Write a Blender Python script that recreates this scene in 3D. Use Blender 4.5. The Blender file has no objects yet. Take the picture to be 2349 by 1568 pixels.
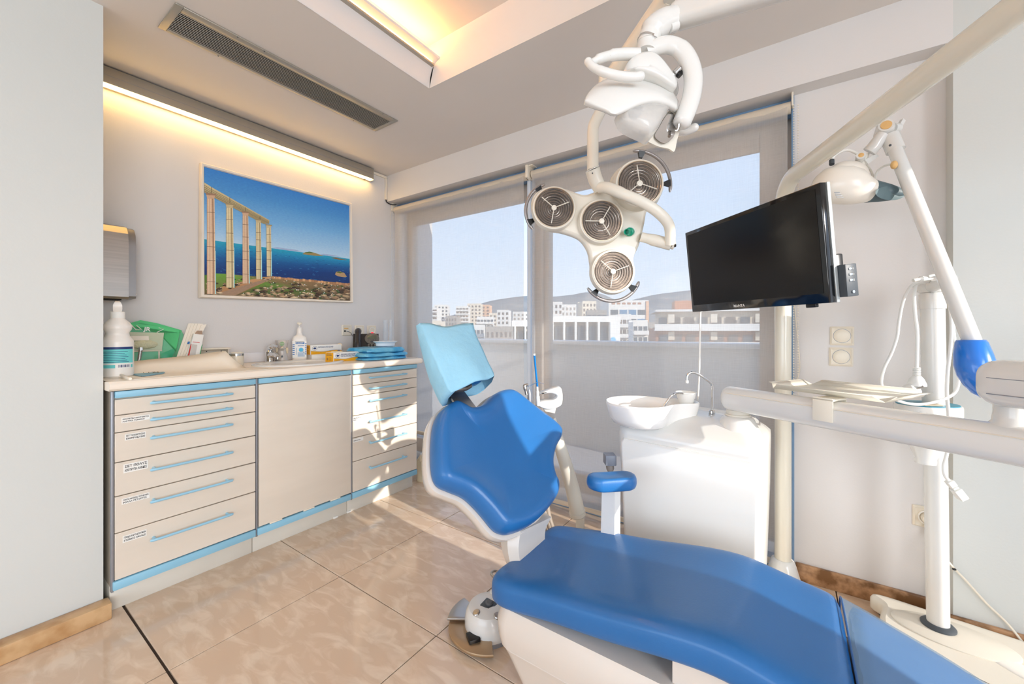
import bpy, bmesh, math, random
from mathutils import Vector as V, Matrix as M
from math import sin, cos, pi, radians as rad, sqrt, atan2
random.seed(7)
D = bpy.data
SC = bpy.context.scene
COL = SC.collection

# ------------------------------------------------------------------ camera, sky, sun, exposure
FPX, CX, HY, YAW, EYE = 918.0, 1174.5, 756.0, 0.6076, 1.10     # focal length in px of a 2349x1568 frame, horizon row, heading, eye height
cam_d = D.cameras.new('camera'); cam = D.objects.new('camera', cam_d); COL.objects.link(cam)
cam.location = (0, 0, EYE); cam.rotation_euler = (pi/2, 0, YAW)
cam_d.sensor_width = 36; cam_d.lens = FPX/2349*36; cam_d.shift_y = -(784-HY)/2349; cam_d.clip_start = 0.02; cam_d.clip_end = 20000
SC.camera = cam
SC.view_settings.view_transform = 'Standard'; SC.view_settings.look = 'None'
SC.view_settings.exposure = 0.13; SC.view_settings.gamma = 1.0; SC.view_settings.use_curve_mapping = False
SC.cycles.max_bounces = 10; SC.cycles.diffuse_bounces = 6; SC.cycles.glossy_bounces = 4; SC.cycles.transparent_max_bounces = 16
SC.cycles.sample_clamp_indirect = 6.0; SC.cycles.caustics_reflective = False; SC.cycles.caustics_refractive = False
SC.cycles.use_denoising = True

world = D.worlds.new('sky'); SC.world = world; world.use_nodes = True
wn, wl_ = world.node_tree.nodes, world.node_tree.links
bg = wn['Background']
tc = wn.new('ShaderNodeTexCoord'); sx = wn.new('ShaderNodeSeparateXYZ'); rp = wn.new('ShaderNodeValToRGB')
wl_.new(tc.outputs['Generated'], sx.inputs[0]); wl_.new(sx.outputs['Z'], rp.inputs[0]); wl_.new(rp.outputs[0], bg.inputs['Color'])
rp.color_ramp.elements[0].position = 0.0; rp.color_ramp.elements[0].color = (.80, .88, 1.0, 1)
rp.color_ramp.elements[1].position = 0.9; rp.color_ramp.elements[1].color = (.34, .52, .95, 1)
e_ = rp.color_ramp.elements.new(.25); e_.color = (.60, .76, 1.0, 1)
bg.inputs['Strength'].default_value = 1.5

def lamp(name, kind, loc, energy, color, target=None, **kw):
    d = D.lights.new(name, kind); d.energy = energy; d.color = color
    for k, v in kw.items(): setattr(d, k, v)
    o = D.objects.new(name, d); COL.objects.link(o); o.location = loc
    if target is not None: o.rotation_euler = (V(target)-V(loc)).to_track_quat('-Z', 'Y').to_euler()
    return o
SUN_DIR = V((-1, .11, -.30))
lamp('sun', 'SUN', (6, -1, 4), 4.6, (1, .93, .84), target=V((6, -1, 4))+SUN_DIR, angle=rad(.6))
# area lamps: daylight from behind the photographer, and an added fill from the right
lamp('daylight_back', 'AREA', (-.4, -5.2, 1.7), 95, (.88, .94, 1.0), target=(-.4, 0, 1.25), shape='RECTANGLE', size=4.4, size_y=2.6)
lamp('fill_right', 'AREA', (3.5, -1.1, 1.7), 195, (.90, .95, 1.0), target=(-2.0, .2, 1.1), shape='RECTANGLE', size=3.0, size_y=2.4)

# ------------------------------------------------------------------ helpers
RX, FW = V((cos(YAW), sin(YAW), 0)), V((-sin(YAW), cos(YAW), 0))
EYEV = V((0, 0, EYE)); ZU = V((0, 0, 1))
def ray(u, v): return FW + RX*((u-CX)/FPX) + ZU*((HY-v)/FPX)
def on(u, v, ax, val):                       # where a sight line meets the plane x/y/z = val
    d = ray(u, v); i = 'xyz'.index(ax); return EYEV + d*((val-EYEV[i])/d[i])
def Q(u, v, d): return EYEV + ray(u, v)*d    # the point of a sight line at a distance
def onp(u, v, P, N):
    d = ray(u, v); return EYEV + d*((P-EYEV).dot(N)/d.dot(N))

def lin(c): return tuple((x/255/12.92 if x/255 <= .04045 else ((x/255+.055)/1.055)**2.4) for x in c)
def mat(name, rgb, rough=.5, metal=0., var=.04, scale=6., bump=0., bscale=40., spec=.5, coat=0., emit=0., trans=0., ior=1.45, alpha=1., stretch=None, rgb2=None, detail=3., lo=.35, hi=.65, dist=0.):
    m = D.materials.new(name); m.use_nodes = True
    n, l = m.node_tree.nodes, m.node_tree.links
    b = n['Principled BSDF']
    c = lin(rgb)
    t = n.new('ShaderNodeTexCoord'); mp = n.new('ShaderNodeMapping'); no = n.new('ShaderNodeTexNoise'); cr = n.new('ShaderNodeValToRGB')
    l.new(t.outputs['Object'], mp.inputs[0]); l.new(mp.outputs[0], no.inputs[0]); l.new(no.outputs['Fac'], cr.inputs[0])
    if stretch: mp.inputs['Scale'].default_value = stretch
    no.inputs['Scale'].default_value = scale; no.inputs['Detail'].default_value = detail; no.inputs['Distortion'].default_value = dist
    if rgb2: a, z = c, lin(rgb2)
    else: a, z = tuple(x*(1-var) for x in c), tuple(min(1, x*(1+var)) for x in c)
    cr.color_ramp.elements[0].position = lo; cr.color_ramp.elements[1].position = hi
    cr.color_ramp.elements[0].color = (*a, 1); cr.color_ramp.elements[1].color = (*z, 1)
    l.new(cr.outputs[0], b.inputs['Base Color'])
    b.inputs['Roughness'].default_value = rough; b.inputs['Metallic'].default_value = metal
    b.inputs['Specular IOR Level'].default_value = spec; b.inputs['Coat Weight'].default_value = coat; b.inputs['Coat Roughness'].default_value = .08
    b.inputs['IOR'].default_value = ior; b.inputs['Transmission Weight'].default_value = trans; b.inputs['Alpha'].default_value = alpha
    if emit:
        b.inputs['Emission Color'].default_value = (*c, 1); b.inputs['Emission Strength'].default_value = emit
    if bump:
        n2 = n.new('ShaderNodeTexNoise'); n2.inputs['Scale'].default_value = bscale; n2.inputs['Detail'].default_value = 4
        bp = n.new('ShaderNodeBump'); bp.inputs['Strength'].default_value = bump; bp.inputs['Distance'].default_value = .01
        l.new(mp.outputs[0], n2.inputs[0]); l.new(n2.outputs['Fac'], bp.inputs['Height']); l.new(bp.outputs[0], b.inputs['Normal'])
    return m
def clear(name, rgb, through=.8, rough=.05):     # thin clear sheet: lets light straight through, with a soft gloss
    m = D.materials.new(name); m.use_nodes = True
    n, l = m.node_tree.nodes, m.node_tree.links
    b = n['Principled BSDF']; out = n['Material Output']
    b.inputs['Base Color'].default_value = (*lin(rgb), 1); b.inputs['Roughness'].default_value = rough
    tr = n.new('ShaderNodeBsdfTransparent'); mx = n.new('ShaderNodeMixShader'); no = n.new('ShaderNodeTexNoise'); ma = n.new('ShaderNodeMapRange')
    no.inputs['Scale'].default_value = 9
    tr.inputs['Color'].default_value = (*[min(1, x*.3+.7) for x in lin(rgb)], 1)
    l.new(no.outputs['Fac'], ma.inputs[0]); ma.inputs['To Min'].default_value = 1-through-.03; ma.inputs['To Max'].default_value = 1-through+.03
    l.new(ma.outputs[0], mx.inputs[0]); l.new(tr.outputs[0], mx.inputs[1]); l.new(b.outputs[0], mx.inputs[2]); l.new(mx.outputs[0], out.inputs['Surface'])
    return m

def smooth(p, n=8, closed=False):             # Catmull-Rom through the points
    p = [V(q) if len(q) == 3 else V((q[0], q[1], 0)) for q in p]; k = len(p); out = []
    for i in range(k if closed else k-1):
        if closed: a, b, c, d = p[i-1], p[i], p[(i+1) % k], p[(i+2) % k]
        else: a, b, c, d = p[max(i-1, 0)], p[i], p[i+1], p[min(i+2, k-1)]
        for j in range(n):
            t = j/n
            out.append(.5*((2*b)+(c-a)*t+(2*a-5*b+4*c-d)*t*t+(3*b-a-3*c+d)*t**3))
    if not closed: out.append(p[-1])
    return out
def rrect(w, h, r, n=5):                      # rounded rectangle, centred
    out = []
    for cx, cy, a in ((w/2-r, h/2-r, 0), (-w/2+r, h/2-r, 90), (-w/2+r, -h/2+r, 180), (w/2-r, -h/2+r, 270)):
        for i in range(n+1):
            t = rad(a+90*i/n); out.append((cx+r*cos(t), cy+r*sin(t)))
    return out
def circ(r, n=24, a0=0, a1=360, c=(0, 0)): return [(c[0]+r*cos(rad(a0+(a1-a0)*i/n)), c[1]+r*sin(rad(a0+(a1-a0)*i/n))) for i in range(n if a1-a0 == 360 else n+1)]
def frame(o, x, y):                           # matrix from origin and two axes
    x = V(x).normalized(); z = x.cross(V(y)).normalized(); y = z.cross(x)
    m = M.Identity(4)
    for i in range(3): m[i][0], m[i][1], m[i][2], m[i][3] = x[i], y[i], z[i], o[i]
    return m
VIEW = frame((0, 0, 0), RX, ZU)               # plane square to the photographer's heading
def facing(u, v, d): m = VIEW.copy(); m.translation = Q(u, v, d); return m

def wloc(o):
    p = V((0, 0, 0))
    while o is not None: p += o.location; o = o.parent
    return p
class MB:
    def __init__(s, xf=None): s.v, s.f, s.xf, s.c = [], [], xf, []
    def add(s, vs, fs):
        k = len(s.v); vs = [V(q) for q in vs]
        if s.xf is not None: vs = [s.xf @ q for q in vs]
        s.v += vs; s.f += [tuple(i+k for i in f) for f in fs]; return s
    def box(s, a, b, bev=0., seg=2):
        a, b = V(a), V(b); lo = V([min(a[i], b[i]) for i in range(3)]); hi = V([max(a[i], b[i]) for i in range(3)])
        bm = bmesh.new(); bmesh.ops.create_cube(bm, size=1)
        for q in bm.verts: q.co = V([lo[i]+(q.co[i]+.5)*(hi[i]-lo[i]) for i in range(3)])
        if bev: bmesh.ops.bevel(bm, geom=list(bm.edges), offset=bev, segments=seg, profile=.5, affect='EDGES')
        bm.verts.index_update(); s.add([q.co.copy() for q in bm.verts], [[q.index for q in f.verts] for f in bm.faces]); bm.free(); return s
    def loft(s, rings, cap=True, loop=False):
        n = len(rings[0]); vs = [q for r in rings for q in r]; fs = []; k = len(rings)
        for i in range(k if loop else k-1):
            for j in range(n):
                a, b = i*n+j, i*n+(j+1) % n; c, d = ((i+1) % k)*n+(j+1) % n, ((i+1) % k)*n+j
                fs.append((a, b, c, d))
        if cap and not loop: fs += [tuple(range(n))[::-1], tuple((k-1)*n+j for j in range(n))]
        return s.add(vs, fs)
    def patch(s, rows):
        n = len(rows[0]); vs = [q for r in rows for q in r]
        return s.add(vs, [(i*n+j, i*n+j+1, (i+1)*n+j+1, (i+1)*n+j) for i in range(len(rows)-1) for j in range(n-1)])
    def tube(s, pts, r, n=12, cap=True, loop=False, flat=None):
        pts = [V(q) for q in pts]; k = len(pts); rings = []
        T = [((pts[(i+1) % k]-pts[i-1]) if loop else (pts[min(i+1, k-1)]-pts[max(i-1, 0)])).normalized() for i in range(k)]
        up = ZU if abs(T[0].z) < .9 else V((1, 0, 0)); N = (up-T[0]*up.dot(T[0])).normalized()
        for i in range(k):
            N = (N-T[i]*N.dot(T[i])).normalized(); B = T[i].cross(N); rr = r[i] if isinstance(r, (list, tuple)) else r
            fx = flat or 1
            rings.append([pts[i]+(N*cos(2*pi*j/n)+B*sin(2*pi*j/n)*fx)*rr for j in range(n)])
        return s.loft(rings, cap, loop)
    def lathe(s, prof, o=(0, 0, 0), axis=(0, 0, 1), n=24, sx=1., sy=1., cap=True):
        m = frame(V(o), *axes(axis)); return s.loft([[m @ V((r*cos(2*pi*j/n)*sx, r*sin(2*pi*j/n)*sy, z)) for j in range(n)] for r, z in prof], cap)
    def prism(s, poly, m, d, bev=0.):             # polygon in the plane of m, thickness d along its z
        bm = bmesh.new(); vs = [bm.verts.new((p[0], p[1], 0)) for p in poly]; f = bm.faces.new(vs)
        r = bmesh.ops.extrude_face_region(bm, geom=[f])
        for q in r['geom']:
            if isinstance(q, bmesh.types.BMVert): q.co.z += d
        if bev:
            es = [e for e in bm.edges if abs(e.verts[0].co.z-e.verts[1].co.z) < 1e-7]
            bmesh.ops.bevel(bm, geom=es, offset=bev, segments=2, profile=.5, affect='EDGES')
        bm.verts.index_update(); s.add([m @ q.co for q in bm.verts], [[q.index for q in g.verts] for g in bm.faces]); bm.free(); return s
    def ell(s, c, r, n=20, m=None):
        r = (r, r, r) if not isinstance(r, (tuple, list)) else r; m = m or M.Translation(V(c)); k = n//2
        return s.loft([[m @ V((r[0]*sin(pi*i/k)*cos(2*pi*j/n), r[1]*sin(pi*i/k)*sin(2*pi*j/n), -r[2]*cos(pi*i/k))) for j in range(n)] for i in ([.08]+list(range(1, k))+[k-.08])])
    def pillow(s, outline, m, h0, prof):          # closed outline in plane m; rings pulled in by a share of the radius at given heights
        c = sum(outline, V((0, 0, 0)))/len(outline)
        return s.loft([[m @ V((c.x+(p.x-c.x)*k, c.y+(p.y-c.y)*k, h0+z)) for p in outline] for k, z in prof])
    def build(s, name, material, parent=None, sharp=38, kind=None, flatsh=False, sub=0, solid=0., label=None):
        me = D.meshes.new(name); off = wloc(parent) if parent else V((0, 0, 0))
        if parent is None and s.v: off = V((0, 0, 0))
        me.from_pydata([q-off for q in s.v], [], s.f)
        bm = bmesh.new(); bm.from_mesh(me); bmesh.ops.recalc_face_normals(bm, faces=bm.faces); bm.to_mesh(me); bm.free()
        if not flatsh: me.shade_smooth(); me.set_sharp_from_angle(angle=rad(sharp))
        me.materials.append(material)
        o = D.objects.new(name, me); COL.objects.link(o)
        if parent: o.parent = parent
        if kind: o['kind'] = kind
        if label: o['label'] = label
        if sub: md = o.modifiers.new('smooth', 'SUBSURF'); md.levels = md.render_levels = sub
        if solid: md = o.modifiers.new('thick', 'SOLIDIFY'); md.thickness = solid; md.offset = 0
        return o
def axes(a):
    a = V(a).normalized(); t = V((1, 0, 0)) if abs(a.x) < .9 else V((0, 1, 0)); x = (t-a*t.dot(a)).normalized(); return x, a.cross(x)
def thing(name, label, cat, loc, group=None):
    o = D.objects.new(name, None); COL.objects.link(o); o.location = V(loc); o.empty_display_size = .05
    o['label'] = label; o['category'] = cat
    if group: o['group'] = group
    return o
def tag(o, label, cat, group=None):
    o['label'] = label; o['category'] = cat
    if group: o['group'] = group
    return o
def text(s, size, m, material, parent, name='lettering', align='LEFT', bold=0., sq=1.):
    cu = D.curves.new('t', 'FONT'); cu.body = s; cu.size = size; cu.align_x = align; cu.offset = bold; cu.resolution_u = 3
    ob = D.objects.new('t', cu); me = D.meshes.new_from_object(ob)
    b = MB(m); b.add([V((q.co.x*sq, q.co.y, .0006)) for q in me.vertices], [tuple(p.vertices) for p in me.polygons])
    D.objects.remove(ob); D.curves.remove(cu); D.meshes.remove(me)
    return b.build(name, material, parent, flatsh=True)
def bars(rects, m, material, parent, name='print'):   # flat printed blocks
    b = MB(m)
    for x0, y0, x1, y1 in rects: b.add([(x0, y0, .0005), (x1, y0, .0005), (x1, y1, .0005), (x0, y1, .0005)], [(0, 1, 2, 3)])
    return b.build(name, material, parent, flatsh=True)

W = dict(
 wall=mat('wall_paint', (218, 214, 211), .6, bump=.05, bscale=120, var=.012, scale=2),
 wall2=mat('daylit_wall_paint', (206, 208, 204), .6, bump=.05, bscale=120, var=.012, scale=2),  # wall paint with the cool tint of daylight put into the colour
 ceil=mat('ceiling_paint', (222, 215, 208), .7, var=.012, scale=2),
 white=mat('white_enamel', (220, 219, 215), .22, var=.01, coat=.3),
 cream=mat('cream_plastic', (220, 214, 201), .35, var=.015),
 ivory=mat('ivory_plastic', (232, 222, 204), .4, var=.02),
 blue=mat('blue_vinyl', (36, 102, 164), .36, var=.05, scale=3, bump=.04, bscale=160, coat=.15),
 lblue=mat('light_blue_laminate', (140, 192, 216), .35, var=.03),
 hblue=mat('light_blue_enamel', (150, 198, 220), .3, var=.02),
 front=mat('cream_laminate', (222, 211, 196), .3, var=.02, scale=3, stretch=(1, 1, 6)),
 plinth=mat('plinth_laminate', (216, 211, 200), .45, var=.03, scale=5),
 grey=mat('grey_profile', (150, 152, 158), .4, .4, var=.03),
 dgrey=mat('dark_grey_plastic', (70, 76, 82), .45, var=.05),
 black=mat('black_plastic', (20, 20, 22), .3, var=.1),
 gloss=mat('black_gloss', (9, 10, 13), .08, var=.1, coat=.5),
 screen=mat('black_screen', (16, 14, 13), .22, var=.1),
 chrome=mat('chrome', (225, 225, 225), .08, 1., var=.01),
 steel=mat('brushed_steel', (178, 172, 166), .32, 1., var=.06, scale=3, stretch=(1, 1, 40)),
 alu=mat('satin_aluminium', (176, 170, 158), .38, .6, var=.02),
 dark=mat('dark_gap', (34, 28, 24), .8, var=.1),
 grout=mat('dark_grout', (58, 44, 34), .8, var=.1),
 tile=mat('beige_marble_tile', (207, 182, 157), .1, rgb2=(222, 202, 179), scale=8, stretch=(1, 2.4, 1), detail=10, lo=.46, hi=.66, dist=.9, coat=.2),
 stone=mat('brown_marble', (176, 132, 84), .3, rgb2=(208, 172, 128), scale=9, detail=8, lo=.38, hi=.6),
 stone2=mat('dark_brown_marble', (120, 84, 52), .3, rgb2=(190, 148, 110), scale=14, detail=8, lo=.42, hi=.58),
 frame=mat('white_window_frame', (196, 186, 176), .5, var=.02),
 wframe=mat('bright_window_profile', (214, 222, 232), .4, var=.02),
 bframe=mat('blue_grey_profile', (120, 150, 180), .45, var=.03),
 paper=mat('cream_paper', (240, 231, 216), .7, var=.03),
 wpaper=mat('white_paper', (240, 238, 232), .6, var=.02),
 card=mat('white_card', (238, 234, 226), .5, var=.02),
 teal=mat('teal_print', (110, 208, 206), .5, var=.05),
 navy=mat('navy_print', (38, 58, 112), .5, var=.08),
 pblue=mat('blue_print', (44, 110, 176), .5, var=.05),
 ink=mat('black_ink', (52, 50, 52), .6, var=.1),
 yellow=mat('yellow_card', (246, 178, 34), .45, var=.04),
 red=mat('red_print', (206, 40, 36), .5, var=.05),
 green=mat('green_print', (38, 150, 84), .5, var=.05),
 lgreen=mat('bright_green_print', (96, 196, 48), .5, var=.05),
 ledmat=mat('warm_led_diffuser', (255, 206, 122), .5, emit=19.0, var=.01),
 cove=mat('warm_cove_strip', (255, 190, 105), .5, emit=34.0, var=.01),
 glass=clear('clear_glass', (240, 248, 250), .93, .02),
)
# ------------------------------------------------------------------ room shell
XL, YB, ZC, ZB, YR = -2.70, 2.093, 2.35, 2.14, 2.175     # left wall, beam face, ceiling, beam underside, recessed wall
def struct(name, mb, m, **kw): return mb.build(name, m, kind='structure', **kw)
fl = struct('floor', MB().box((-2.9, -3.3, -.2), (2.1, 2.45, -.004)), W['grout'])
TX, TY = [-2.86, -2.25, -1.648, -1.046, -.444, .158, .76, 1.362, 1.964], [-3.18, -2.58, -1.98, -1.38, -.78, -.18, .428, 1.026, 1.638, 2.24]
for i in range(len(TX)-1):
    for j in range(len(TY)-1):
        g = .0018; y1 = TY[j+1]-(.006 if abs(TY[j+1]-.428) < .01 else g); y0 = TY[j]+g
        MB().box((TX[i]+g, y0, -.012), (TX[i+1]-g, y1, 0), .0008, 1).build('tile', W['tile'], fl)
struct('wall_left', MB().box((XL-.1, .2, 0), (XL, 2.6, ZC)), W['wall'])
struct('wall_partition', MB().box((XL-.1, -3.3, 0), (-2.18, .368, ZC+.02)), W['wall2'])
struct('baseboard_partition', MB().box((-2.18, -3.3, 0), (-2.118, .382, .063), .006), W['stone'])
struct('wall_window_right', MB().box((.0145, YR, 0), (.60, YR+.25, ZC)), W['wall'])
struct('wall_far_right', MB().box((.482, YB, 0), (2.1, YR+.25, ZC+.02)), W['wall2'])
struct('baseboard_far', MB().box((.02, YR-.016, 0), (.482, YR, .075), .003), W['stone2'])
struct('baseboard_right', MB().box((.47, YB-.016, 0), (2.0, YB, .075), .003), W['stone2'])
struct('trim_beam', MB().box((XL, YB, ZB), (.482, 2.45, ZC+.02)), W['wall'])
# right wall with a tall glazed opening: the low sun and daylight come through it; second gap cut for the fill lamp
OY0, OY1, OZ0, OZ1 = .945, 1.90, .30, 2.16
wr = MB().box((2.0, -3.3, 0), (2.1, -2.5, ZC)).box((2.0, -2.5, 0), (2.1, .3, .2)).box((2.0, -2.5, 2.25), (2.1, .3, ZC)).box((2.0, .3, 0), (2.1, OY0, ZC)).box((2.0, OY0, 0), (2.1, OY1, OZ0)).box((2.0, OY0, OZ1), (2.1, OY1, ZC)).box((2.0, OY1, 0), (2.1, YB+.1, ZC))
struct('wall_right', wr, W['wall'])
struct('wall_sun_block', MB().box((3.8, -4.6, -1), (3.95, .70, 4.2)), W['wall'])  # unseen wall added outside to block a second sun beam
wb = MB().box((XL, -3.3, 0), (-2.2, -3.2, ZC)).box((1.5, -3.3, 0), (2.1, -3.2, ZC)).box((-2.2, -3.3, 2.5-.3), (1.5, -3.2, ZC)).box((-2.2, -3.3, 0), (1.5, -3.2, .4))
struct('wall_back', wb, W['wall'])
# ceiling with a lit recess
RC = on(984, 203, 'z', ZC); rx0, ry1 = RC.x, RC.y
ce = MB().box((XL-.1, -3.3, ZC), (rx0, YB+.05, ZC+.3)).box((rx0, ry1, ZC), (2.1, YB+.05, ZC+.3)).box((1.2, -3.3, ZC), (2.1, ry1, ZC+.3)).box((rx0, -3.3, ZC), (1.2, -2.2, ZC+.3)).box((rx0-.1, -2.3, ZC+.22), (1.3, ry1+.1, ZC+.3))
struct('ceiling', ce, W['ceil'])
# curved lip hiding the warm strip along the left side of the recess
lip = []
for k in range(9):
    t = rad(90*k/8); lip.append((rx0+.002+.075*(1-cos(t))*1.0, ZC-.001+.125*sin(t)))
lipo = [(x+.004, z+.008) for x, z in lip[::-1]]
struct('trim_cove', MB().loft([[V((x, y, z)) for x, z in lip+lipo] for y in (-2.2, ry1-.001)]), W['wall'], sharp=50)
lp_ = thing('cove_light_strip', 'warm glowing strip hidden behind the curved lip of the ceiling recess', 'light', (rx0+.03, -.4, ZC+.13))
MB().box((rx0+.012, -2.1, ZC+.105), (rx0+.045, ry1-.02, ZC+.125), .003).build('strip', W['cove'], lp_)
MB().box((rx0+.008, -2.12, ZC+.095), (rx0+.05, ry1-.01, ZC+.104)).build('channel', W['alu'], lp_)

# ------------------------------------------------------------------ window
YG = 2.30
wf = MB()
GX = (-2.589, -1.419, -1.288, -.122)
for a, b, c in (((XL, YG-.03, .1), (GX[0], YG+.03, ZB), .004), ((GX[0]-.012, YG-.045, .1), (GX[0]+.012, YG-.03, ZB), .002), ((GX[1], YG-.03, .1), (GX[2], YG+.03, ZB), .004), ((GX[1]+.085, YG-.06, .1), (GX[1]+.1, YG-.03, ZB), .002),
                ((GX[3], YG-.03, .1), (.0145, YG+.03, ZB), .004), ((GX[0], YG-.03, 1.976), (GX[1], YG+.03, ZB), .004), ((GX[2], YG-.03, 1.976), (GX[3], YG+.03, ZB), .004), ((GX[2]-.02, YG-.045, 1.955), (GX[3], YG-.03, 1.99), .002), ((GX[0], YG-.03, .1), (GX[1], YG+.03, .21), .004), ((GX[2], YG-.03, .1), (GX[3], YG+.03, .21), .004)):
    wf.box(a, b, c)
w1 = struct('window_1', wf, W['frame'])
for a, b in ((GX[0], GX[1]), (GX[2], GX[3])):
    MB().box((a, YG-.004, .2), (b, YG+.004, 1.98)).build('pane', W['glass'], w1)
MB().box((XL, YG-.075, 0), (.0145, YG+.12, .05), .004).build('track', W['bframe'], w1)
MB().box((XL, YG-.05, .05), (.0145, YG+.1, .1), .003).build('threshold', W['wframe'], w1)
MB().box((XL, 2.20, 2.075), (.0145, 2.26, ZB), .003).build('head_profile', W['bframe'], w1, label='blue-grey profile above the blind tubes')
MB().box((.004, YR-.006, .06), (.0145, YR+.11, ZB), .001).build('side_profile', W['bframe'], w1)
MB().box((XL, YR+.03, .05), (XL+.055, YR+.09, ZB), .002).build('side_profile', W['wframe'], w1)
MB().box((-1.397, YG-.12, .1), (-1.372, YG-.06, ZB), .002).build('sash_edge', W['wframe'], w1)
# ------------------------------------------------------------------ roller blinds
def fabric_mat():
    m = D.materials.new('sheer_blind_fabric'); m.use_nodes = True
    n, l = m.node_tree.nodes, m.node_tree.links; n.remove(n['Principled BSDF']); out = n['Material Output']
    tr = n.new('ShaderNodeBsdfTransparent'); di = n.new('ShaderNodeBsdfDiffuse'); tl = n.new('ShaderNodeBsdfTranslucent')
    a, b = n.new('ShaderNodeMixShader'), n.new('ShaderNodeMixShader')
    c = lin((218, 212, 206))
    di.inputs[0].default_value = (*c, 1); tl.inputs[0].default_value = (*c, 1)
    a.inputs[0].default_value = .22; l.new(di.outputs[0], a.inputs[1]); l.new(tl.outputs[0], a.inputs[2])
    t = n.new('ShaderNodeTexCoord'); mp = n.new('ShaderNodeMapping'); no = n.new('ShaderNodeTexNoise'); mp2 = n.new('ShaderNodeMapping'); no2 = n.new('ShaderNodeTexNoise')
    mp.inputs['Scale'].default_value = (420, 1, 12); mp2.inputs['Scale'].default_value = (12, 1, 420)
    for q, w in ((mp, no), (mp2, no2)): l.new(t.outputs['Object'], q.inputs[0]); l.new(q.outputs[0], w.inputs[0]); w.inputs['Scale'].default_value = 1
    ad = n.new('ShaderNodeMath'); ad.operation = 'ADD'; l.new(no.outputs['Fac'], ad.inputs[0]); l.new(no2.outputs['Fac'], ad.inputs[1])
    mr = n.new('ShaderNodeMapRange'); mr.inputs['From Min'].default_value = .6; mr.inputs['From Max'].default_value = 1.4; mr.inputs['To Min'].default_value = FAB_OPAQUE-.04; mr.inputs['To Max'].default_value = FAB_OPAQUE+.04
    l.new(ad.outputs[0], mr.inputs[0]); l.new(mr.outputs[0], b.inputs[0]); l.new(tr.outputs[0], b.inputs[1]); l.new(a.outputs[0], b.inputs[2]); l.new(b.outputs[0], out.inputs['Surface'])
    return m
FAB_OPAQUE = .46
W['fabric'] = fabric_mat()
W['blindtube'] = mat('blind_fabric_roll', (206, 194, 176), .7, var=.02, bump=.1, bscale=300)
YC, ZR = 2.165, 2.085
def blind(label, x0, x1, zb, chain_x, chain_low):
    t = thing('roller_blind', label, 'roller blind', ((x0+x1)/2, YC, zb), 'sheer roller blinds over the window')
    MB().lathe([(.026, 0), (.026, x1-x0)], (x0, YC, ZR), (1, 0, 0), 20).build('tube', W['blindtube'], t)
    n = 14
    MB().patch([[V((x0+.012+(x1-x0-.024)*i/n, YC-.024+.003*sin(3.1*i+k), ZR+(zb-ZR)*k/10)) for i in range(n+1)] for k in range(11)]).build('fabric', W['fabric'], t)
    MB().box((x0+.01, YC-.03, zb-.012), (x1-.01, YC-.018, zb+.016), .004).build('bottom_bar', W['blindtube'], t)
    MB().box((chain_x-.004, YC-.03, ZR-.005), (chain_x+.004, YC+.01, ZB), .002).build('bracket', W['ivory'], t)
    ch = MB(); z = ZR-.01; i = 0
    while z > chain_low:
        for dy in (-.016, .016): ch.ell((chain_x+.004+(dy if dy > 0 else 0), YC-.035+dy*.3, z), .0028, 6)
        z -= .011
    ch.tube([V((chain_x+.004, YC-.04, ZR-.01)), V((chain_x+.004, YC-.04, chain_low))], .0007, 4).build('bead_chain', W['ivory'], t)
    return t
blind('left sheer beige roller blind reaching to just above the floor by the worktop end', -2.675, -1.385, .30, -2.69, .95)
rb = blind('right wide sheer roller blind behind the spittoon and the television', -1.345, .002, .062, .008, .80)
MB().tube(smooth([(.012, YC-.045, 1.35), (.016, YR-.012, 1.2), (.03, YR-.012, 1.02), (.034, YR-.012, .93), (.024, YR-.014, .885), (.008, YR-.02, .878)], 8), .0022, 6).build('loose_chain_loop', W['ivory'], rb)
b = MB().box((-1.375, YC-.045, 2.06), (-1.355, YC+.03, ZB), .004).box((-1.385, YC-.03, ZB-.006), (-1.33, YC+.03, ZB), .001)
tag(b.build('blind_bracket', W['ivory']), 'ivory bracket under the beam between the two blind tubes', 'bracket')
MB().lathe([(.034, 0), (.034, .012)], (-1.372, YC, 2.09), (1, 0, 0), 20).build('ring', W['ivory'], D.objects['blind_bracket'])

# ------------------------------------------------------------------ balcony, city and hills beyond the glass
W['stucco'] = mat('cream_stucco', (222, 214, 204), .8, var=.02)
W['stucco2'] = mat('grey_stucco', (190, 186, 184), .8, var=.02)
bp = MB().box((-6.5, 3.5, -.3), (2.6, 3.68, .955)).box((-6.5, 3.46, .955), (2.6, 3.72, .995), .008)
struct('wall_balcony', bp, W['stucco'])
struct('floor_balcony', MB().box((-6.5, 2.46, -.3), (2.6, 3.5, -.01)), W['stucco2'])
struct('wall_shade_screen', MB().box((1.0, 3.17, -.3), (1.12, 3.5, 2.5)), W['stucco'])  # unseen screen added to put the right part of the parapet in shade
pipe = MB().lathe([(.05, 0), (.05, 2.5)], on(1223, 756, 'y', 2.95).to_2d().to_3d(), (0, 0, 1), 16)
tag(pipe.build('rain_pipe', mat('white_pipe', (238, 238, 236), .4)), 'white rain pipe on the balcony seen in the gap between the blinds', 'pipe')
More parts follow.
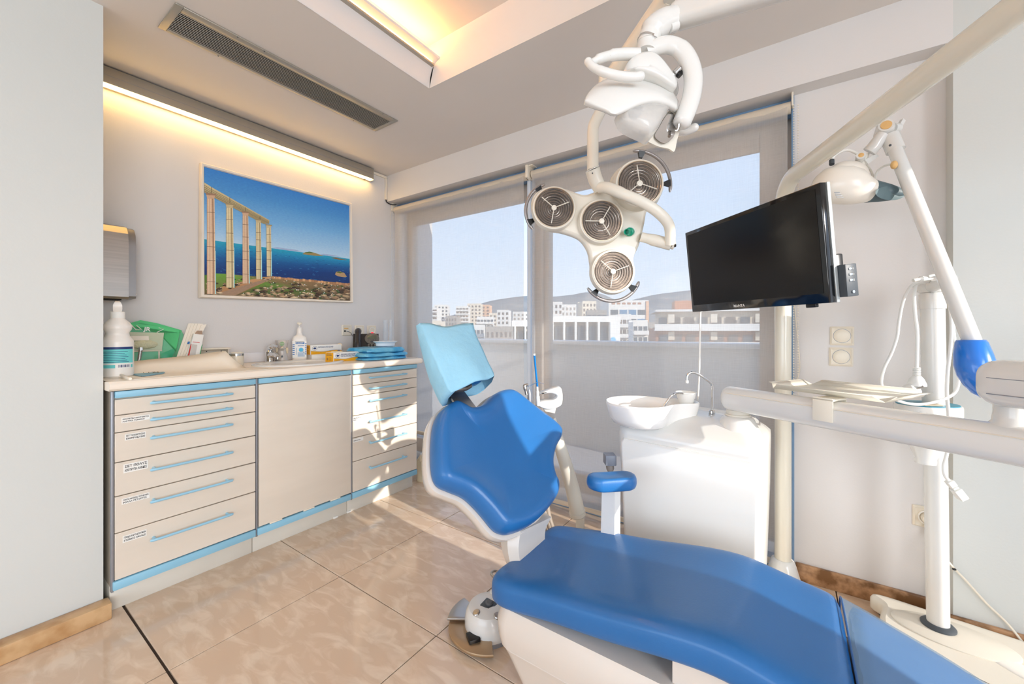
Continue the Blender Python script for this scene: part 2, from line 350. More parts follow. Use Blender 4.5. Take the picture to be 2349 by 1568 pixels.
CITY = dict(
 w=mat('white_render', (232, 226, 218), .85, var=.03, scale=.3), c=mat('cream_render', (226, 212, 192), .85, var=.03, scale=.3), p=mat('peach_render', (226, 180, 148), .85, var=.04, scale=.3),
 g=mat('grey_concrete', (168, 160, 152), .85, var=.05, scale=.3), d=mat('dark_window_glass', (96, 104, 112), .3, var=.2), b=mat('blue_window_glass', (96, 138, 170), .25, var=.15), s=mat('taupe_window_glass', (120, 112, 108), .4, var=.2),  # s: taupe window glass
 r=mat('brick_red_panel', (176, 130, 108), .8, var=.05), t=mat('terracotta', (198, 138, 106), .8, var=.06), a=mat('awning_cloth', (196, 186, 164), .8, var=.05))
ground = struct('ground', MB().box((-9000, 20, -25.2), (9000, 9000, -25)), mat('city_ground', (176, 170, 160), .9, var=.1, scale=.02))
def local(u0, u1, vt, d, turn=0., z0=-24.):     # building frame: x right, y up, z toward us, origin at lower left of the front; returns frame, width, height
    a, b_ = Q(u0, HY, d), Q(u1, HY, d); x = (b_-a); x.z = 0; w = x.length
    c = (a+b_)/2; x = M.Rotation(turn, 3, 'Z') @ x.normalized()
    o = c-x*w/2; o.z = z0; ztop = EYE+(HY-vt)/FPX*d
    return frame(o, x, ZU), w, ztop-z0
def house(name, label, u0, u1, vt, d, body, glass, cols, rows, row_h=3., depth=12, turn=0., kind='grid', group='houses of the far city', lowest=None):
    m, w, h = local(u0, u1, vt, d, turn)
    t = thing(name, label, 'building', m @ V((w/2, 0, -depth/2)), group)
    MB(m).box((0, 0, -depth), (w, h, 0)).box((0, h, -depth), (w, h+.5, -depth+.3)).box((0, h, -.3), (w, h+.5, 0)).build('wall', CITY[body], t)
    win = MB(m); sl = MB(m)
    for r in range(rows):
        y = h-1.2-r*row_h
        for c in range(cols):
            x = w*(c+.5)/cols; ww = w/cols*(.5 if kind == 'grid' else .8)
            win.box((x-ww/2, y-1.6, -.2), (x+ww/2, y, .03))
        if kind == 'balcony':
            sl.box((-.2, y-2.3, 0), (w+.2, y-2.1, 1.4)).box((-.2, y-2.1, 1.3), (w+.2, y-1.2, 1.4))
    win.build('windows', CITY[glass], t, kind='stuff')
    if sl.v: sl.build('balconies', CITY['w'], t, kind='stuff')
    return t, m, w, h
# near dark-finned block
def fins(u0, u1, d, n, label, vt):
    m, w, h = local(u0, u1, vt, d)
    t = thing('finned_block', label, 'building', m @ V((w/2, 0, -6)))
    MB(m).box((0, 0, -12), (w, h-.9, -.6)).build('wall', CITY['g'], t)
    MB(m).box((-.2, h-.9, -12), (w+.2, h, .3)).build('cornice', CITY['w'], t)
    for i in range(n):
        x = w*(i+.12)/n
        MB(m).box((x, h-9, -.6), (x+w/n*.16, h-.9, .5)).build('fin', CITY['w'], t)
        MB(m).box((x+w/n*.3, h-9, -.6), (x+w/n*.85, h-1.6, -.3)).build('window', CITY['d'], t)
        MB(m).box((x+w/n*.28, h-5.2, -.6), (x+w/n*.87, h-4.7, -.2)).build('spandrel', CITY['g'], t)
    return t, m, w, h
t, m, w, h = fins(1262, 1420, 62, 6, 'low office block with tall white fins and dark glass, centre of the view', 725)
MB(m).box((w*.86, h-9, .45), (w*1.0, h-.9, .62)).build('end_pier', CITY['w'], t)
lo = MB(m).lathe([(.38, 0), (.38, .12)], (w*.9, h-3.6, .62), (0, 0, 1), 20).build('round_sign', mat('blue_sign', (120, 190, 236), .5), t, label='round pale blue sign')
fins(1177, 1224, 62, 2, 'short dark-finned block seen at the left pane beside the window post', 735)
# white office with blue glass
m, w, h = local(1396, 1488, 688, 150)
t = thing('office_building', 'white office block with rows of blue glass and a roof sign, right pane', 'building', m @ V((w/2, 0, -7)))
MB(m).box((0, 0, -14), (w, h, 0)).build('wall', CITY['w'], t)
for r in range(5):
    for c in range(4):
        MB(m).box((w*(.05+.225*c), h-3.6-3.4*r-1.9, -.2), (w*(.05+.225*c)+w*.19, h-3.6-3.4*r, .05)).build('window', CITY['b' if (r+c) % 3 else 'd'], t)
MB(m).box((w*.93, h-14, -.1), (w*1.0, h-.4, .3)).build('corner_pier', CITY['p'], t)
for i in range(6): bars([(w*(.08+.13*i), h-1.6, w*(.08+.13*i)+w*.08, h-.9)], m @ M.Translation((0, 0, .1)), CITY['r'], t, 'sign_letter')
# apartment block with balconies at the right
m, w, h = local(1512, 1790, 708, 70, -.25)
t = thing('apartment_block', 'pale apartment block with long white balconies beside the television', 'building', m @ V((w/2, 0, -7)))
MB(m).box((0, 0, -14), (w, h-3.4, 0)).build('wall', CITY['r'], t)
MB(m).box((w*.05, h-3.4, -12), (w*.95, h-.4, -1.5)).build('penthouse', CITY['c'], t)
MB(m).box((0, h-.4, -13), (w, h, 0)).build('roof_slab', CITY['w'], t)
for r in range(4):
    y = h-3.6-3.1*r
    MB(m).box((-.3, y-.25, 0), (w+.3, y, 1.7)).build('balcony_slab', CITY['w'], t)
    rl = MB(m).box((-.3, y, 1.6), (w+.3, y+.95, 1.68)).build('balcony_front', CITY['w'], t)
    for c in range(9):
        MB(m).box((w*(.03+.107*c), y+.1 if r == 0 else y, .02 if r else -1.4), (w*(.03+.107*c)+w*.07, y+2.2, .1 if r else -1.3)).build('window', CITY['s' if c % 3 else 'd'], t)
    for c in range(3):
        MB(m).box((w*(.1+.33*c), y+1.2, .1), (w*(.1+.33*c)+w*.05, y+2.7, .18)).build('shutter', CITY['c'], t)
MB(m).box((w*.18, h, -8), (w*.5, h+1.8, -4)).build('roof_hut', CITY['t'], t)
MB(m).loft([[V((w*.56+r_*cos(a_), h+y_, -5+r_*sin(a_))) for a_ in [k*pi/4 for k in range(8)]] for r_, y_ in ((1.0, 0), (1.0, 2.2), (.3, 3.4))]).build('chimney', CITY['w'], t)
SP = [('far_house', 'cream tower house at the far left edge of the view', 955, 982, 692, 330, 'c', 's', 3, 5, 'grid'), ('far_house', 'stepped white house second from the left edge of the view', 980, 1003, 706, 300, 'w', 's', 2, 5, 'balcony'),
 ('far_house', 'broad white block above the headrest cover', 996, 1028, 700, 350, 'w', 'd', 4, 5, 'grid'), ('far_house', 'low grey house in front of the broad white block', 1022, 1048, 726, 260, 'g', 's', 4, 4, 'grid'),
 ('far_house', 'white slab block with balconies right of the headrest cover', 1046, 1075, 703, 320, 'w', 's', 4, 6, 'balcony'), ('far_house', 'cream twin of the white slab block', 1072, 1104, 697, 340, 'c', 's', 4, 6, 'grid'),
 ('far_house', 'peach house on the skyline of the left pane', 1104, 1124, 700, 380, 'p', 's', 2, 5, 'grid'), ('far_house', 'white terraced house under the peach house', 1094, 1132, 728, 220, 'w', 'd', 5, 5, 'balcony'),
 ('far_house', 'tall white house left of the window post', 1140, 1168, 712, 260, 'w', 's', 3, 6, 'grid'), ('far_house', 'low cream house at the foot of the hill, left pane', 1122, 1148, 719, 300, 'c', 's', 3, 5, 'grid'),
 ('far_house', 'white house half behind the left window post', 1176, 1222, 716, 300, 'w', 'g', 5, 5, 'grid'), ('far_house', 'cream house just right of the window post, above the fins', 1262, 1290, 694, 210, 'w', 's', 3, 5, 'grid'),
 ('far_house', 'white hillside house above the finned block', 1288, 1322, 700, 230, 'w', 'g', 4, 5, 'grid'), ('far_house', 'tall cream house left of the office with the roof sign', 1336, 1368, 692, 240, 'c', 's', 4, 6, 'grid'),
 ('far_house', 'grey house with dark balconies above the fins', 1346, 1392, 714, 140, 'g', 'd', 4, 4, 'balcony'), ('far_house', 'white house between the fins and the office', 1418, 1448, 724, 120, 'w', 's', 3, 5, 'balcony'),
 ('far_house', 'low white house under the office corner', 1452, 1486, 738, 110, 'w', 'd', 3, 4, 'balcony'), ('far_house', 'grey house in the dip left of the apartment block', 1484, 1516, 742, 130, 'g', 's', 3, 4, 'grid'),
 ('far_house', 'cream flat-roofed house low behind the headrest cover', 958, 1012, 738, 170, 'c', 'd', 6, 4, 'balcony'), ('far_house', 'white flat-roofed house low right of the headrest cover', 1060, 1110, 748, 130, 'w', 'd', 6, 3, 'balcony'),
 ('far_house', 'grey flat-roofed house low beside the short finned block', 1114, 1176, 752, 120, 'g', 's', 6, 3, 'grid')]
for a in SP: house(a[0], a[1], a[2], a[3], a[4], a[5], a[6], a[7], a[8], a[9], kind=a[10], turn=random.uniform(-.12, .12), depth=12 if a[5] > 150 else 4)
# wooded hills
W['hill'] = mat('dry_wooded_hill', (140, 140, 136), .95, rgb2=(164, 158, 148), scale=.004, detail=6)
def hill(name, pts, d, m):
    top = smooth([(u, v, 0) for u, v in pts], 6); rows = []
    for k in range(7):
        f = k/6; rows.append([V((*Q(p.x, HY, d*(1-.35*f)).to_2d(), (EYE+(HY-p.y)/FPX*d)*(1-f)**1.2-25*f+random.uniform(-1, 1)*4*(0 < k < 6))) for p in top])
    back = [V((p.x*1.3, p.y*1.3, -25)) for p in rows[0]]
    return struct(name, MB().patch([back]+rows), m, sharp=80)
hill('hill_near', [(900, 745), (1040, 722), (1110, 694), (1160, 684), (1215, 678), (1262, 680), (1310, 676), (1345, 670), (1380, 674), (1420, 690), (1470, 700), (1560, 712), (1700, 740)], 2600, W['hill'])
hill('hill_far', [(1380, 700), (1440, 690), (1500, 676), (1560, 668), (1620, 662), (1700, 660), (1800, 664), (1900, 690)], 3600, W['hill'])
# ------------------------------------------------------------------ cabinets along the left wall
XF = -2.134                                    # drawer faces
DZ = [.132, .314, .456, .5867, .702, .769, .8316]
HZ = [.253, .408, .5367, .665, .739, .806]
LINES = [('AMALGAM INSTRUMENTS', 'FILLINGS KIT')]
def rail(mb, y0, y1, z0, z1): return mb.box((XF-.018, y0, z0), (XF+.006, y1, z1), .003)
PX = frame((0, 0, 0), (0, 1, 0), (0, 0, 1))    # wall-parallel: x along +y, y up, z out into the room (+x)
def plane_x(x, y, z): m = PX.copy(); m.translation = V((x, y, z)); return m
def cabinet(name, label, y0, y1, drawers, stickers):
    t = thing(name, label, 'cabinet', (-2.4, (y0+y1)/2, 0), 'base cabinets along the left wall')
    MB().box((XL+.02, y0+.001, .095), (XF-.020, y1-.001, .862)).build('carcass', W['front'], t)
    MB().box((XL+.05, y0, 0), (-2.184, y1, .095), .001).build('plinth', W['plinth'], t)
    rail(MB(), y0+.006, y1-.004, .836, .862).build('top_rail', W['lblue'], t)
    rail(MB(), y0, y1-.004, .097, .130).build('bottom_rail', W['lblue'], t)
    MB().box((XF-.022, y0-.004, .09), (XF-.004, y0+.004, .862), .001).build('edge_profile', W['grey'], t)
    if drawers:
        for i in range(6):
            d = MB().box((XF-.018, y0+.006, DZ[i]+.002), (XF, y1-.004, DZ[i+1]-.002), .0015, 1).build('drawer', W['front'], t)
            yc = y0+.12; z = HZ[i]
            hb = smooth([(XF, yc, z), (XF+.022, yc, z), (XF+.03, yc+.008, z), (XF+.03, yc+.25, z), (XF+.022, yc+.258, z), (XF, yc+.258, z)], 5)
            MB().tube(hb, .0055, 10).build('handle', W['hblue'], d)
            if stickers.get(i):
                dy, dz, w, h, lines = stickers[i]
                m = plane_x(XF+.0006, y0+dy, DZ[i+1]-dz)
                st = MB(m).box((0, -h, -.0004), (w, 0, .0006)).build('sticker', W['wpaper'], d)
                for k, s in enumerate(lines):
                    tx = text(s, h*.36, m @ M.Translation((.003, -h*(.40+.44*k) if len(lines) > 1 else -h*.66, .0006)), W['ink'], st.parent, 'sticker_text', bold=.01*h)
                    sc = (w-.006)/max(tx.dimensions.y, 1e-4)
                    if tx.dimensions.y > w-.006:
                        o0 = y0+dy+.003-wloc(t).y
                        for q in tx.data.vertices: q.co.y = o0+(q.co.y-o0)*sc
    else:
        MB().box((XF-.018, y0+.008, DZ[0]+.004), (XF, y1-.002, .832), .002).build('door', W['front'], t)
        for f in (.17, .5, .8):
            yc = y0+(y1-y0)*f; MB().box((XF-.004, yc-.03, .1305), (XF+.004, yc+.03, .1365), .0015).build('hinge', W['ivory'], t)
        for f in (.66, .83): MB().box((-2.186, y0+(y1-y0)*(f+.17), .001), (-2.176, y0+(y1-y0)*(f+.17)+.028, .011), .001).build('levelling_clip', W['wpaper'], t)
    return t
cabinet('drawer_cabinet', 'six-drawer cream cabinet nearest the partition, blue handles and sticker labels', .386, .889, True,
        {4: (.024, .012, .084, .02, ['ΑΝΑΙΣΘΗΤΙΚΑ ΑΜΑΛΓΑΜΑΤΟΣ', 'ΛΑΣΤΙΧΑ ΓΟΜΩΣΗ']), 3: (.034, .011, .062, .024, ['ΣΕΤ ΤΟΠΟΘΕΤΗΣΗΣ', 'ΕΜΦΡΑΚΤΩΝ']), 2: (.03, .012, .072, .034, ['ΣΕΤ ΠΟΛΥΣ', 'ΑΠΟΤΡΥΠΑ ΛΑΒΙΔΕΣ', 'ΡΟΖΕΤΕΣ ΚΑΝΑΛΙΩΝ'][:2]),
         1: (.025, .014, .082, .022, ['ΓΑΝΤΙΑ ΜΑΣΚΕΣ ΠΟΤΗΡΑΚΙΑ', 'ΡΟΛΛΑ ΠΕΤΣΕΤΕΣ']), 0: (.028, .018, .07, .026, ['ΓΕΝΙΚΟ ΧΑΡΤΙ-ΚΟΠΤΙΚΩΝ', 'ΕΤΟΙΜΟΣ ΑΝΑΛΩΣ'])})
cabinet('sink_cabinet', 'cream cabinet with one plain door under the wash basin', .893, 1.403, False, {})
cabinet('drawer_cabinet', 'six-drawer cream cabinet nearest the window, crossed by sunlight', 1.407, 1.912, True,
        {5: (.02, .006, .03, .006, ['ΒΕΛΟΝΕΣ']), 2: (.004, .008, .056, .024, ['ΕΝΔΟΔΟΝΤΙΑ', 'ΡΙΝΕΣ']), 1: (.006, .007, .07, .02, ['ΧΕΙΡΟΥΡΓΙΚΗ'])})
# worktop with a wash basin let into it
ZT, ZW = .902, .866
wt = thing('worktop', 'long cream laminate worktop running over the three cabinets', 'worktop', (-2.4, 1.15, ZW))
y0, y1 = .372, 1.936
prof = [(XL, ZW), (-2.118, ZW), (-2.108, ZW+.008), (-2.106, ZW+.02), (-2.109, ZT-.007), (-2.118, ZT)]
bm = bmesh.new()
sc_, sa, sb = (-2.36, 1.22), .155, .225
out = [(XL, y0), (-2.118, y0), (-2.118, y1), (XL, y1)]
ov = [bm.verts.new((sc_[0]+sa*cos(2*pi*i/40), sc_[1]+sb*sin(2*pi*i/40), ZT)) for i in range(40)]
ou = [bm.verts.new((*p, ZT)) for p in out]
es = [bm.edges.new((ov[i], ov[(i+1) % 40])) for i in range(40)]+[bm.edges.new((ou[i], ou[(i+1) % 4])) for i in range(4)]
bmesh.ops.triangle_fill(bm, use_beauty=True, edges=es)
bm.verts.index_update(); top = MB().add([q.co.copy() for q in bm.verts], [[q.index for q in f.verts] for f in bm.faces]); bm.free()
top.loft([[V((x, y, z)) for x, z in prof] for y in (y0, y1-.012, y1)], cap=True)
top.build('slab', mat('cream_worktop', (240, 228, 212), .3, var=.015), wt)
def oval(k, z): return [V((sc_[0]+(sa+k)*cos(2*pi*i/48), sc_[1]+(sb+k)*sin(2*pi*i/48), z)) for i in range(48)]
wbn = thing('wash_basin', 'white oval wash basin let into the worktop', 'basin', (-2.36, 1.22, ZT))
MB().loft([oval(.028, ZT), oval(.026, ZT+.007), oval(.015, ZT+.011), oval(0, ZT+.008), oval(-.012, ZT-.004), oval(-.03, ZT-.05), oval(-.07, ZT-.1), oval(-.13, ZT-.115)]).build('bowl', W['white'], wbn)
tag(MB().box((XL, .93, ZT), (XL+.012, 1.60, ZT+.06), .004).build('splashback', mat('white_upstand', (226, 224, 226), .3)), 'low white splash strip along the wall behind the tap', 'splashback')
MB().lathe([(.02, 0), (.02, .004)], (sc_[0], sc_[1], ZT-.1165), (0, 0, 1), 20).build('drain', W['chrome'], wbn)
# ------------------------------------------------------------------ things on the left wall
# framed painting of a ruined colonnade above the sea
xw = XL+.03
def wl2(cx_, cy_): p = on(430+cx_*.23593, 350+cy_*.23593, 'x', xw); return V((p.y, p.z))      # painting laid out on its own canvas
tl, tr, br, bl = wl2(130, 92), wl2(1601, 492), wl2(1613, 1458), wl2(117, 1410)
itl, itr, ibr, ibl = wl2(165, 134), wl2(1578, 513), wl2(1589, 1438), wl2(173, 1374)
pa = thing('painting', 'framed painting of ruined columns above a blue sea', 'painting', (xw, (tl.x+tr.x)/2, bl.y))
fr = MB()
for a, b_, c, d in ((tl, tr, itr, itl), (tr, br, ibr, itr), (br, bl, ibl, ibr), (bl, tl, itl, ibl)):
    q = []
    for o_, i_ in ((a, d), (b_, c)):
        q.append([V((XL+.004, o_.x, o_.y)), V((xw-.004, o_.x, o_.y)), V((xw+.004, *(o_*.75+i_*.25))), V((xw+.002, *(o_*.2+i_*.8))), V((xw-.008, i_.x, i_.y)), V((XL+.004, i_.x, i_.y))])
    MB().loft(q).build('frame_rail', mat('painted_picture_frame', (238, 226, 210), .45) if 'pf' not in W else W['pf'], pa)
    W['pf'] = D.materials['painted_picture_frame']
def paint_mat():
    m = D.materials.new('oil_paint'); m.use_nodes = True
    n, l = m.node_tree.nodes, m.node_tree.links; b = n['Principled BSDF']; b.inputs['Roughness'].default_value = .45
    a = n.new('ShaderNodeAttribute'); a.attribute_name = 'paint'; t = n.new('ShaderNodeTexCoord'); no = n.new('ShaderNodeTexNoise'); mx = n.new('ShaderNodeMixRGB'); mp = n.new('ShaderNodeMapping')
    mp.inputs['Scale'].default_value = (1, 60, 160); l.new(t.outputs['Object'], mp.inputs[0]); l.new(mp.outputs[0], no.inputs[0]); no.inputs['Scale'].default_value = 1; no.inputs['Detail'].default_value = 4
    mx.blend_type = 'OVERLAY'; mx.inputs[0].default_value = .22
    l.new(a.outputs['Color'], mx.inputs[1]); l.new(no.outputs['Fac'], mx.inputs[2]); l.new(mx.outputs[0], b.inputs['Base Color']); return m
W['oil'] = paint_mat()
class Paint:                                   # flat brush shapes, each a hair in front of the one before
    def __init__(s): s.v, s.f, s.c, s.k = [], [], [], 0
    def poly(s, pts, cols):
        pts = [(min(max(p[0], 167), 1584), min(max(p[1], 136+(p[0]-165)*.268), 1373+(p[0]-172)*.0455)) for p in pts]
        s.k += 1; o = len(s.v); x = xw-.0075+s.k*2e-6
        for p in pts: q = wl2(*p); s.v.append((x, q.x, q.y))
        s.f.append(tuple(range(o, o+len(pts)))); cols = cols if isinstance(cols[0], tuple) else [cols]*len(pts); s.c.append([tuple(min(.95, q*1.22) for q in lin(c)) for c in cols])
P_ = Paint()
def grad(stops, xl=lambda y: 165+(y-134)*.0065, skew=None):   # horizontal bands between left and right edges
    for (l0, r0, c0), (l1, r1, c1) in zip(stops[:-1], stops[1:]):
        P_.poly([(162, l0), (1582, r0), (1592, r1+5), (166, l1+5)], [c0, c0, c1, c1])
grad([(120, 500, (52, 124, 196)), (330, 650, (72, 140, 200)), (560, 800, (110, 166, 212)), (760, 950, (150, 188, 218)), (850, 1030, (176, 202, 222))])
grad([(838, 1030, (30, 150, 178)), (900, 1060, (22, 128, 172)), (1000, 1110, (8, 84, 142)), (1120, 1170, (0, 50, 112)), (1250, 1300, (4, 38, 92))])
rn = random.Random(3)
for i in range(260):
    x = rn.uniform(180, 1560); y = 860+(x-165)*.135+rn.uniform(30, 310); w = rn.uniform(8, 30)
    if y < 1260: P_.poly([(x, y), (x+w, y+w*.08), (x+w, y+3+w*.08), (x, y+2)], rn.choice([(30, 110, 168), (8, 70, 130), (60, 140, 186), (4, 44, 100)]))
for pts, c in (([(820, 925), (880, 916), (960, 930), (1040, 938), (1130, 962), (1000, 952)], (150, 168, 200)), ([(1280, 988), (1330, 982), (1400, 990), (1500, 1010), (1400, 1004)], (150, 168, 200)),
               ([(1122, 984), (1150, 966), (1200, 962), (1250, 974), (1330, 1004), (1240, 1000)], (150, 128, 80)), ([(1140, 972), (1190, 960), (1236, 972), (1190, 974)], (70, 104, 50)),
               ([(1400, 1020), (1450, 1018), (1560, 1044), (1480, 1040)], (124, 96, 62)), ([(1440, 1184), (1450, 1156), (1490, 1152), (1530, 1168), (1556, 1204), (1530, 1210), (1470, 1200)], (170, 136, 96)), ([(1446, 1162), (1480, 1152), (1520, 1164), (1490, 1172)], (84, 100, 48))): P_.poly(pts, c)
P_.poly([(168, 1190), (270, 1172), (380, 1176), (520, 1190), (720, 1206), (830, 1202), (1590, 1272), (1590, 1440), (172, 1376)], [(74, 120, 40), (100, 150, 50), (96, 140, 48), (110, 130, 60), (130, 110, 70), (150, 116, 80), (140, 104, 74), (84, 66, 44), (104, 84, 54)])
P_.poly([(270, 1374), (270, 1320), (620, 1230), (820, 1202), (820, 1230), (640, 1310), (470, 1390)], [(176, 128, 82)]*3+[(196, 148, 104)]*2+[(150, 110, 74)]*2)
P_.poly([(280, 1374), (640, 1264), (820, 1216), (820, 1234), (660, 1290), (470, 1390)], (150, 122, 98))
for i in range(26):
    x = 830+i*29.5; y = 1203+i*2.6+rn.uniform(-6, 3); P_.poly([(x, y), (x+26, y+3), (x+26, y+26), (x, y+24)], rn.choice([(182, 134, 92), (160, 114, 78), (198, 152, 108)]))
for i in range(420):
    x = rn.uniform(180, 1580); lo_ = 1215+max(0, x-820)*.09; y = lo_+rn.random()**.8*(1430-lo_)
    if x < 780 and y > 1250+max(0, 640-x)*.32 and y < 1395-(x-470)*.45 and x > 260: continue
    s_ = 6+26*(y-1200)/230*rn.uniform(.5, 1.3); c = rn.choice([(196, 166, 126), (176, 148, 112), (150, 120, 90), (206, 182, 146), (92, 66, 44), (70, 54, 38), (62, 96, 44), (50, 84, 40)]); dk = tuple(int(q*.6) for q in c)
    if c[1] > c[0]:
        for k in range(5): P_.poly([(x+k*5, y), (x+k*5+rn.uniform(-8, 8), y-s_*1.1), (x+k*5+4, y)], c)
        if rn.random() < .6: P_.poly([(x+6, y-s_), (x+13, y-s_), (x+13, y-s_+7), (x+6, y-s_+7)], (244, 240, 226))
    else:
        P_.poly([(x, y), (x+s_*1.2, y-s_*.35), (x+s_*2.3, y-s_*.1), (x+s_*1.3, y+s_*.35)], c); P_.poly([(x, y), (x+s_*1.3, y+s_*.35), (x+s_*1.3, y+s_*.85), (x, y+s_*.5)], dk); P_.poly([(x+s_*1.3, y+s_*.35), (x+s_*2.3, y-s_*.1), (x+s_*2.3, y+s_*.4), (x+s_*1.3, y+s_*.85)], tuple(int(q*.78) for q in c))
P_.poly([(165, 288), (232, 330), (800, 655), (798, 690), (740, 690), (165, 385)], [(206, 190, 146), (200, 184, 140), (190, 172, 128), (150, 134, 96), (150, 134, 96), (158, 142, 104)])
for k in range(4): P_.poly([(165, 312+k*18), (232, 352+k*17), (796, 664+k*7), (796, 667+k*7), (232, 357+k*17), (165, 318+k*18)], (120, 106, 76))
for x, y in ((232, 330), (412, 432), (565, 528), (705, 610)): P_.poly([(x, y), (x+5, y+3), (x+6, y+76-x*.05), (x, y+74-x*.05)], (104, 90, 62))
for (xc, yt, wt_, yb, wb_, tint) in ((228, 385, 76, 1372, 90, 0), (412, 482, 66, 1312, 84, 1), (566, 565, 56, 1270, 72, 0), (692, 640, 48, 1228, 60, 1), (792, 692, 46, 1200, 52, 1)):
    A_, B_, C_ = ((196, 160, 132), (212, 186, 156), (150, 116, 92)) if tint == 0 else ((190, 172, 132), (216, 200, 160), (150, 132, 98))
    P_.poly([(xc-wt_*.7, yt), (xc+wt_*.75, yt+wt_*.2), (xc+wt_*.6, yt+wt_*.5), (xc-wt_*.5, yt+wt_*.42)], C_)
    P_.poly([(xc-wt_*.55, yt+wt_*.3), (xc+wt_*.6, yt+wt_*.4), (xc+wt_*.42, yt+wt_*.9), (xc-wt_*.42, yt+wt_*.85)], A_)
    x0t, x1t, x0b, x1b = xc-wt_*.48, xc+wt_*.5, xc-wb_*.46+6, xc+wb_*.54+2; yt2 = yt+wt_*.8
    for k in range(7):
        f0, f1 = k/7, (k+1)/7; c = [A_, B_, A_, B_, A_, C_, B_][k]
        P_.poly([(x0t+(x1t-x0t)*f0, yt2), (x0t+(x1t-x0t)*f1, yt2), (x0b+(x1b-x0b)*f1, yb), (x0b+(x1b-x0b)*f0, yb)], c)
    for k in range(1, 6):
        f = k/6+rn.uniform(-.04, .04); y = yt2+(yb-yt2)*f; a = x0t+(x0b-x0t)*f; b_ = x1t+(x1b-x1t)*f
        P_.poly([(a, y), (b_, y+4), (b_, y+8), (a, y+4)], (112, 84, 66))
    P_.poly([(x1b-4, yb-420*wb_/90), (x1b, yb-420*wb_/90), (x1b+2, yb), (x1b-6, yb)], (150, 210, 216))
me = D.meshes.new('canvas'); po = wloc(pa); me.from_pydata([V(q)-po for q in P_.v], [], P_.f)
at = me.color_attributes.new('paint', 'FLOAT_COLOR', 'CORNER'); i = 0
for c in P_.c:
    for q in c: at.data[i].color = (*q, 1); i += 1
me.materials.append(W['oil']); cv = D.objects.new('canvas', me); COL.objects.link(cv); cv.parent = pa
MB().add([(XL+.006, *itl), (XL+.006, *itr), (XL+.006, *ibr), (XL+.006, *ibl)], [(0, 1, 2, 3)]).build('backing_board', W['card'], pa)

# steel paper towel dispenser
t = thing('towel_dispenser', 'brushed steel paper towel dispenser mounted on the wall beside the partition', 'dispenser', (XL, .4, 1.25))
pr = [(XL+.001, 1.245), (XL+.12, 1.245), (XL+.128, 1.255), (XL+.128, 1.50), (XL+.118, 1.555), (XL+.09, 1.588), (XL+.05, 1.60), (XL+.001, 1.602)]
MB().loft([[V((x, y, z)) for x, z in pr] for y in (.30, .52)]).build('cover', W['steel'], t, sharp=30)
pr2 = [(XL+.001, 1.248), (XL+.112, 1.25), (XL+.119, 1.26), (XL+.119, 1.50), (XL+.11, 1.55), (XL+.085, 1.582), (XL+.05, 1.594), (XL+.001, 1.597)]
MB().loft([[V((x, y, z)) for x, z in pr2] for y in (.5205, .548)]).build('side_cap', mat('grey_steel_edge', (150, 148, 148), .4, .8), t, sharp=30)
MB().lathe([(.006, 0), (.006, .004)], (XL+.1, .548, 1.268), (0, 1, 0), 12).build('lock', W['chrome'], t)
MB().box((XL+.03, .33, 1.24), (XL+.1, .5, 1.247)).build('paper_slot', W['dark'], t)

# long warm wall light
t = thing('wall_light', 'long aluminium wall light glowing warm above the painting', 'light', (XL, 1.2, 2.26))
ya, yb = .30, 1.925
pf = [(XL+.001, 2.342), (XL+.055, 2.342), (XL+.058, 2.338), (XL+.058, 2.262), (XL+.054, 2.262), (XL+.054, 2.272), (XL+.022, 2.272), (XL+.022, 2.255), (XL+.001, 2.255)]
MB().loft([[V((x, y, z)) for x, z in pf] for y in (ya, yb)]).build('housing', W['alu'], t)
MB().box((XL+.024, ya+.004, 2.252), (XL+.0535, yb-.008, 2.270), .004).build('diffuser', W['ledmat'], t)
MB().box((XL+.001, yb, 2.254), (XL+.058, yb+.004, 2.342), .001).build('end_cap', W['alu'], t)
MB().box((XL+.0578, ya, 2.298), (XL+.0586, yb, 2.300)).build('groove', W['grey'], t)
MB().box((XL+.02, yb-.06, 2.246), (XL+.035, yb-.05, 2.256)).build('clip', W['black'], t)
t = thing('cable_trunking', 'slim white cable trunking turning down beside the beam in the corner', 'trunking', (XL, 2.0, 2.2))
MB().box((XL, yb+.005, 2.325), (XL+.014, YB-.002, 2.342), .001).box((XL, YB-.019, 2.155), (XL+.014, YB-.002, 2.33), .001).build('trunking', W['ivory'], t)
MB().tube(smooth([(XL+.007, YB-.012, 2.16), (XL+.01, YB-.004, 2.135), (XL+.02, YB+.03, 2.125), (XL+.05, YB+.06, 2.124)], 8), .004, 8).build('black_cable', W['black'], t, label='short black cable')

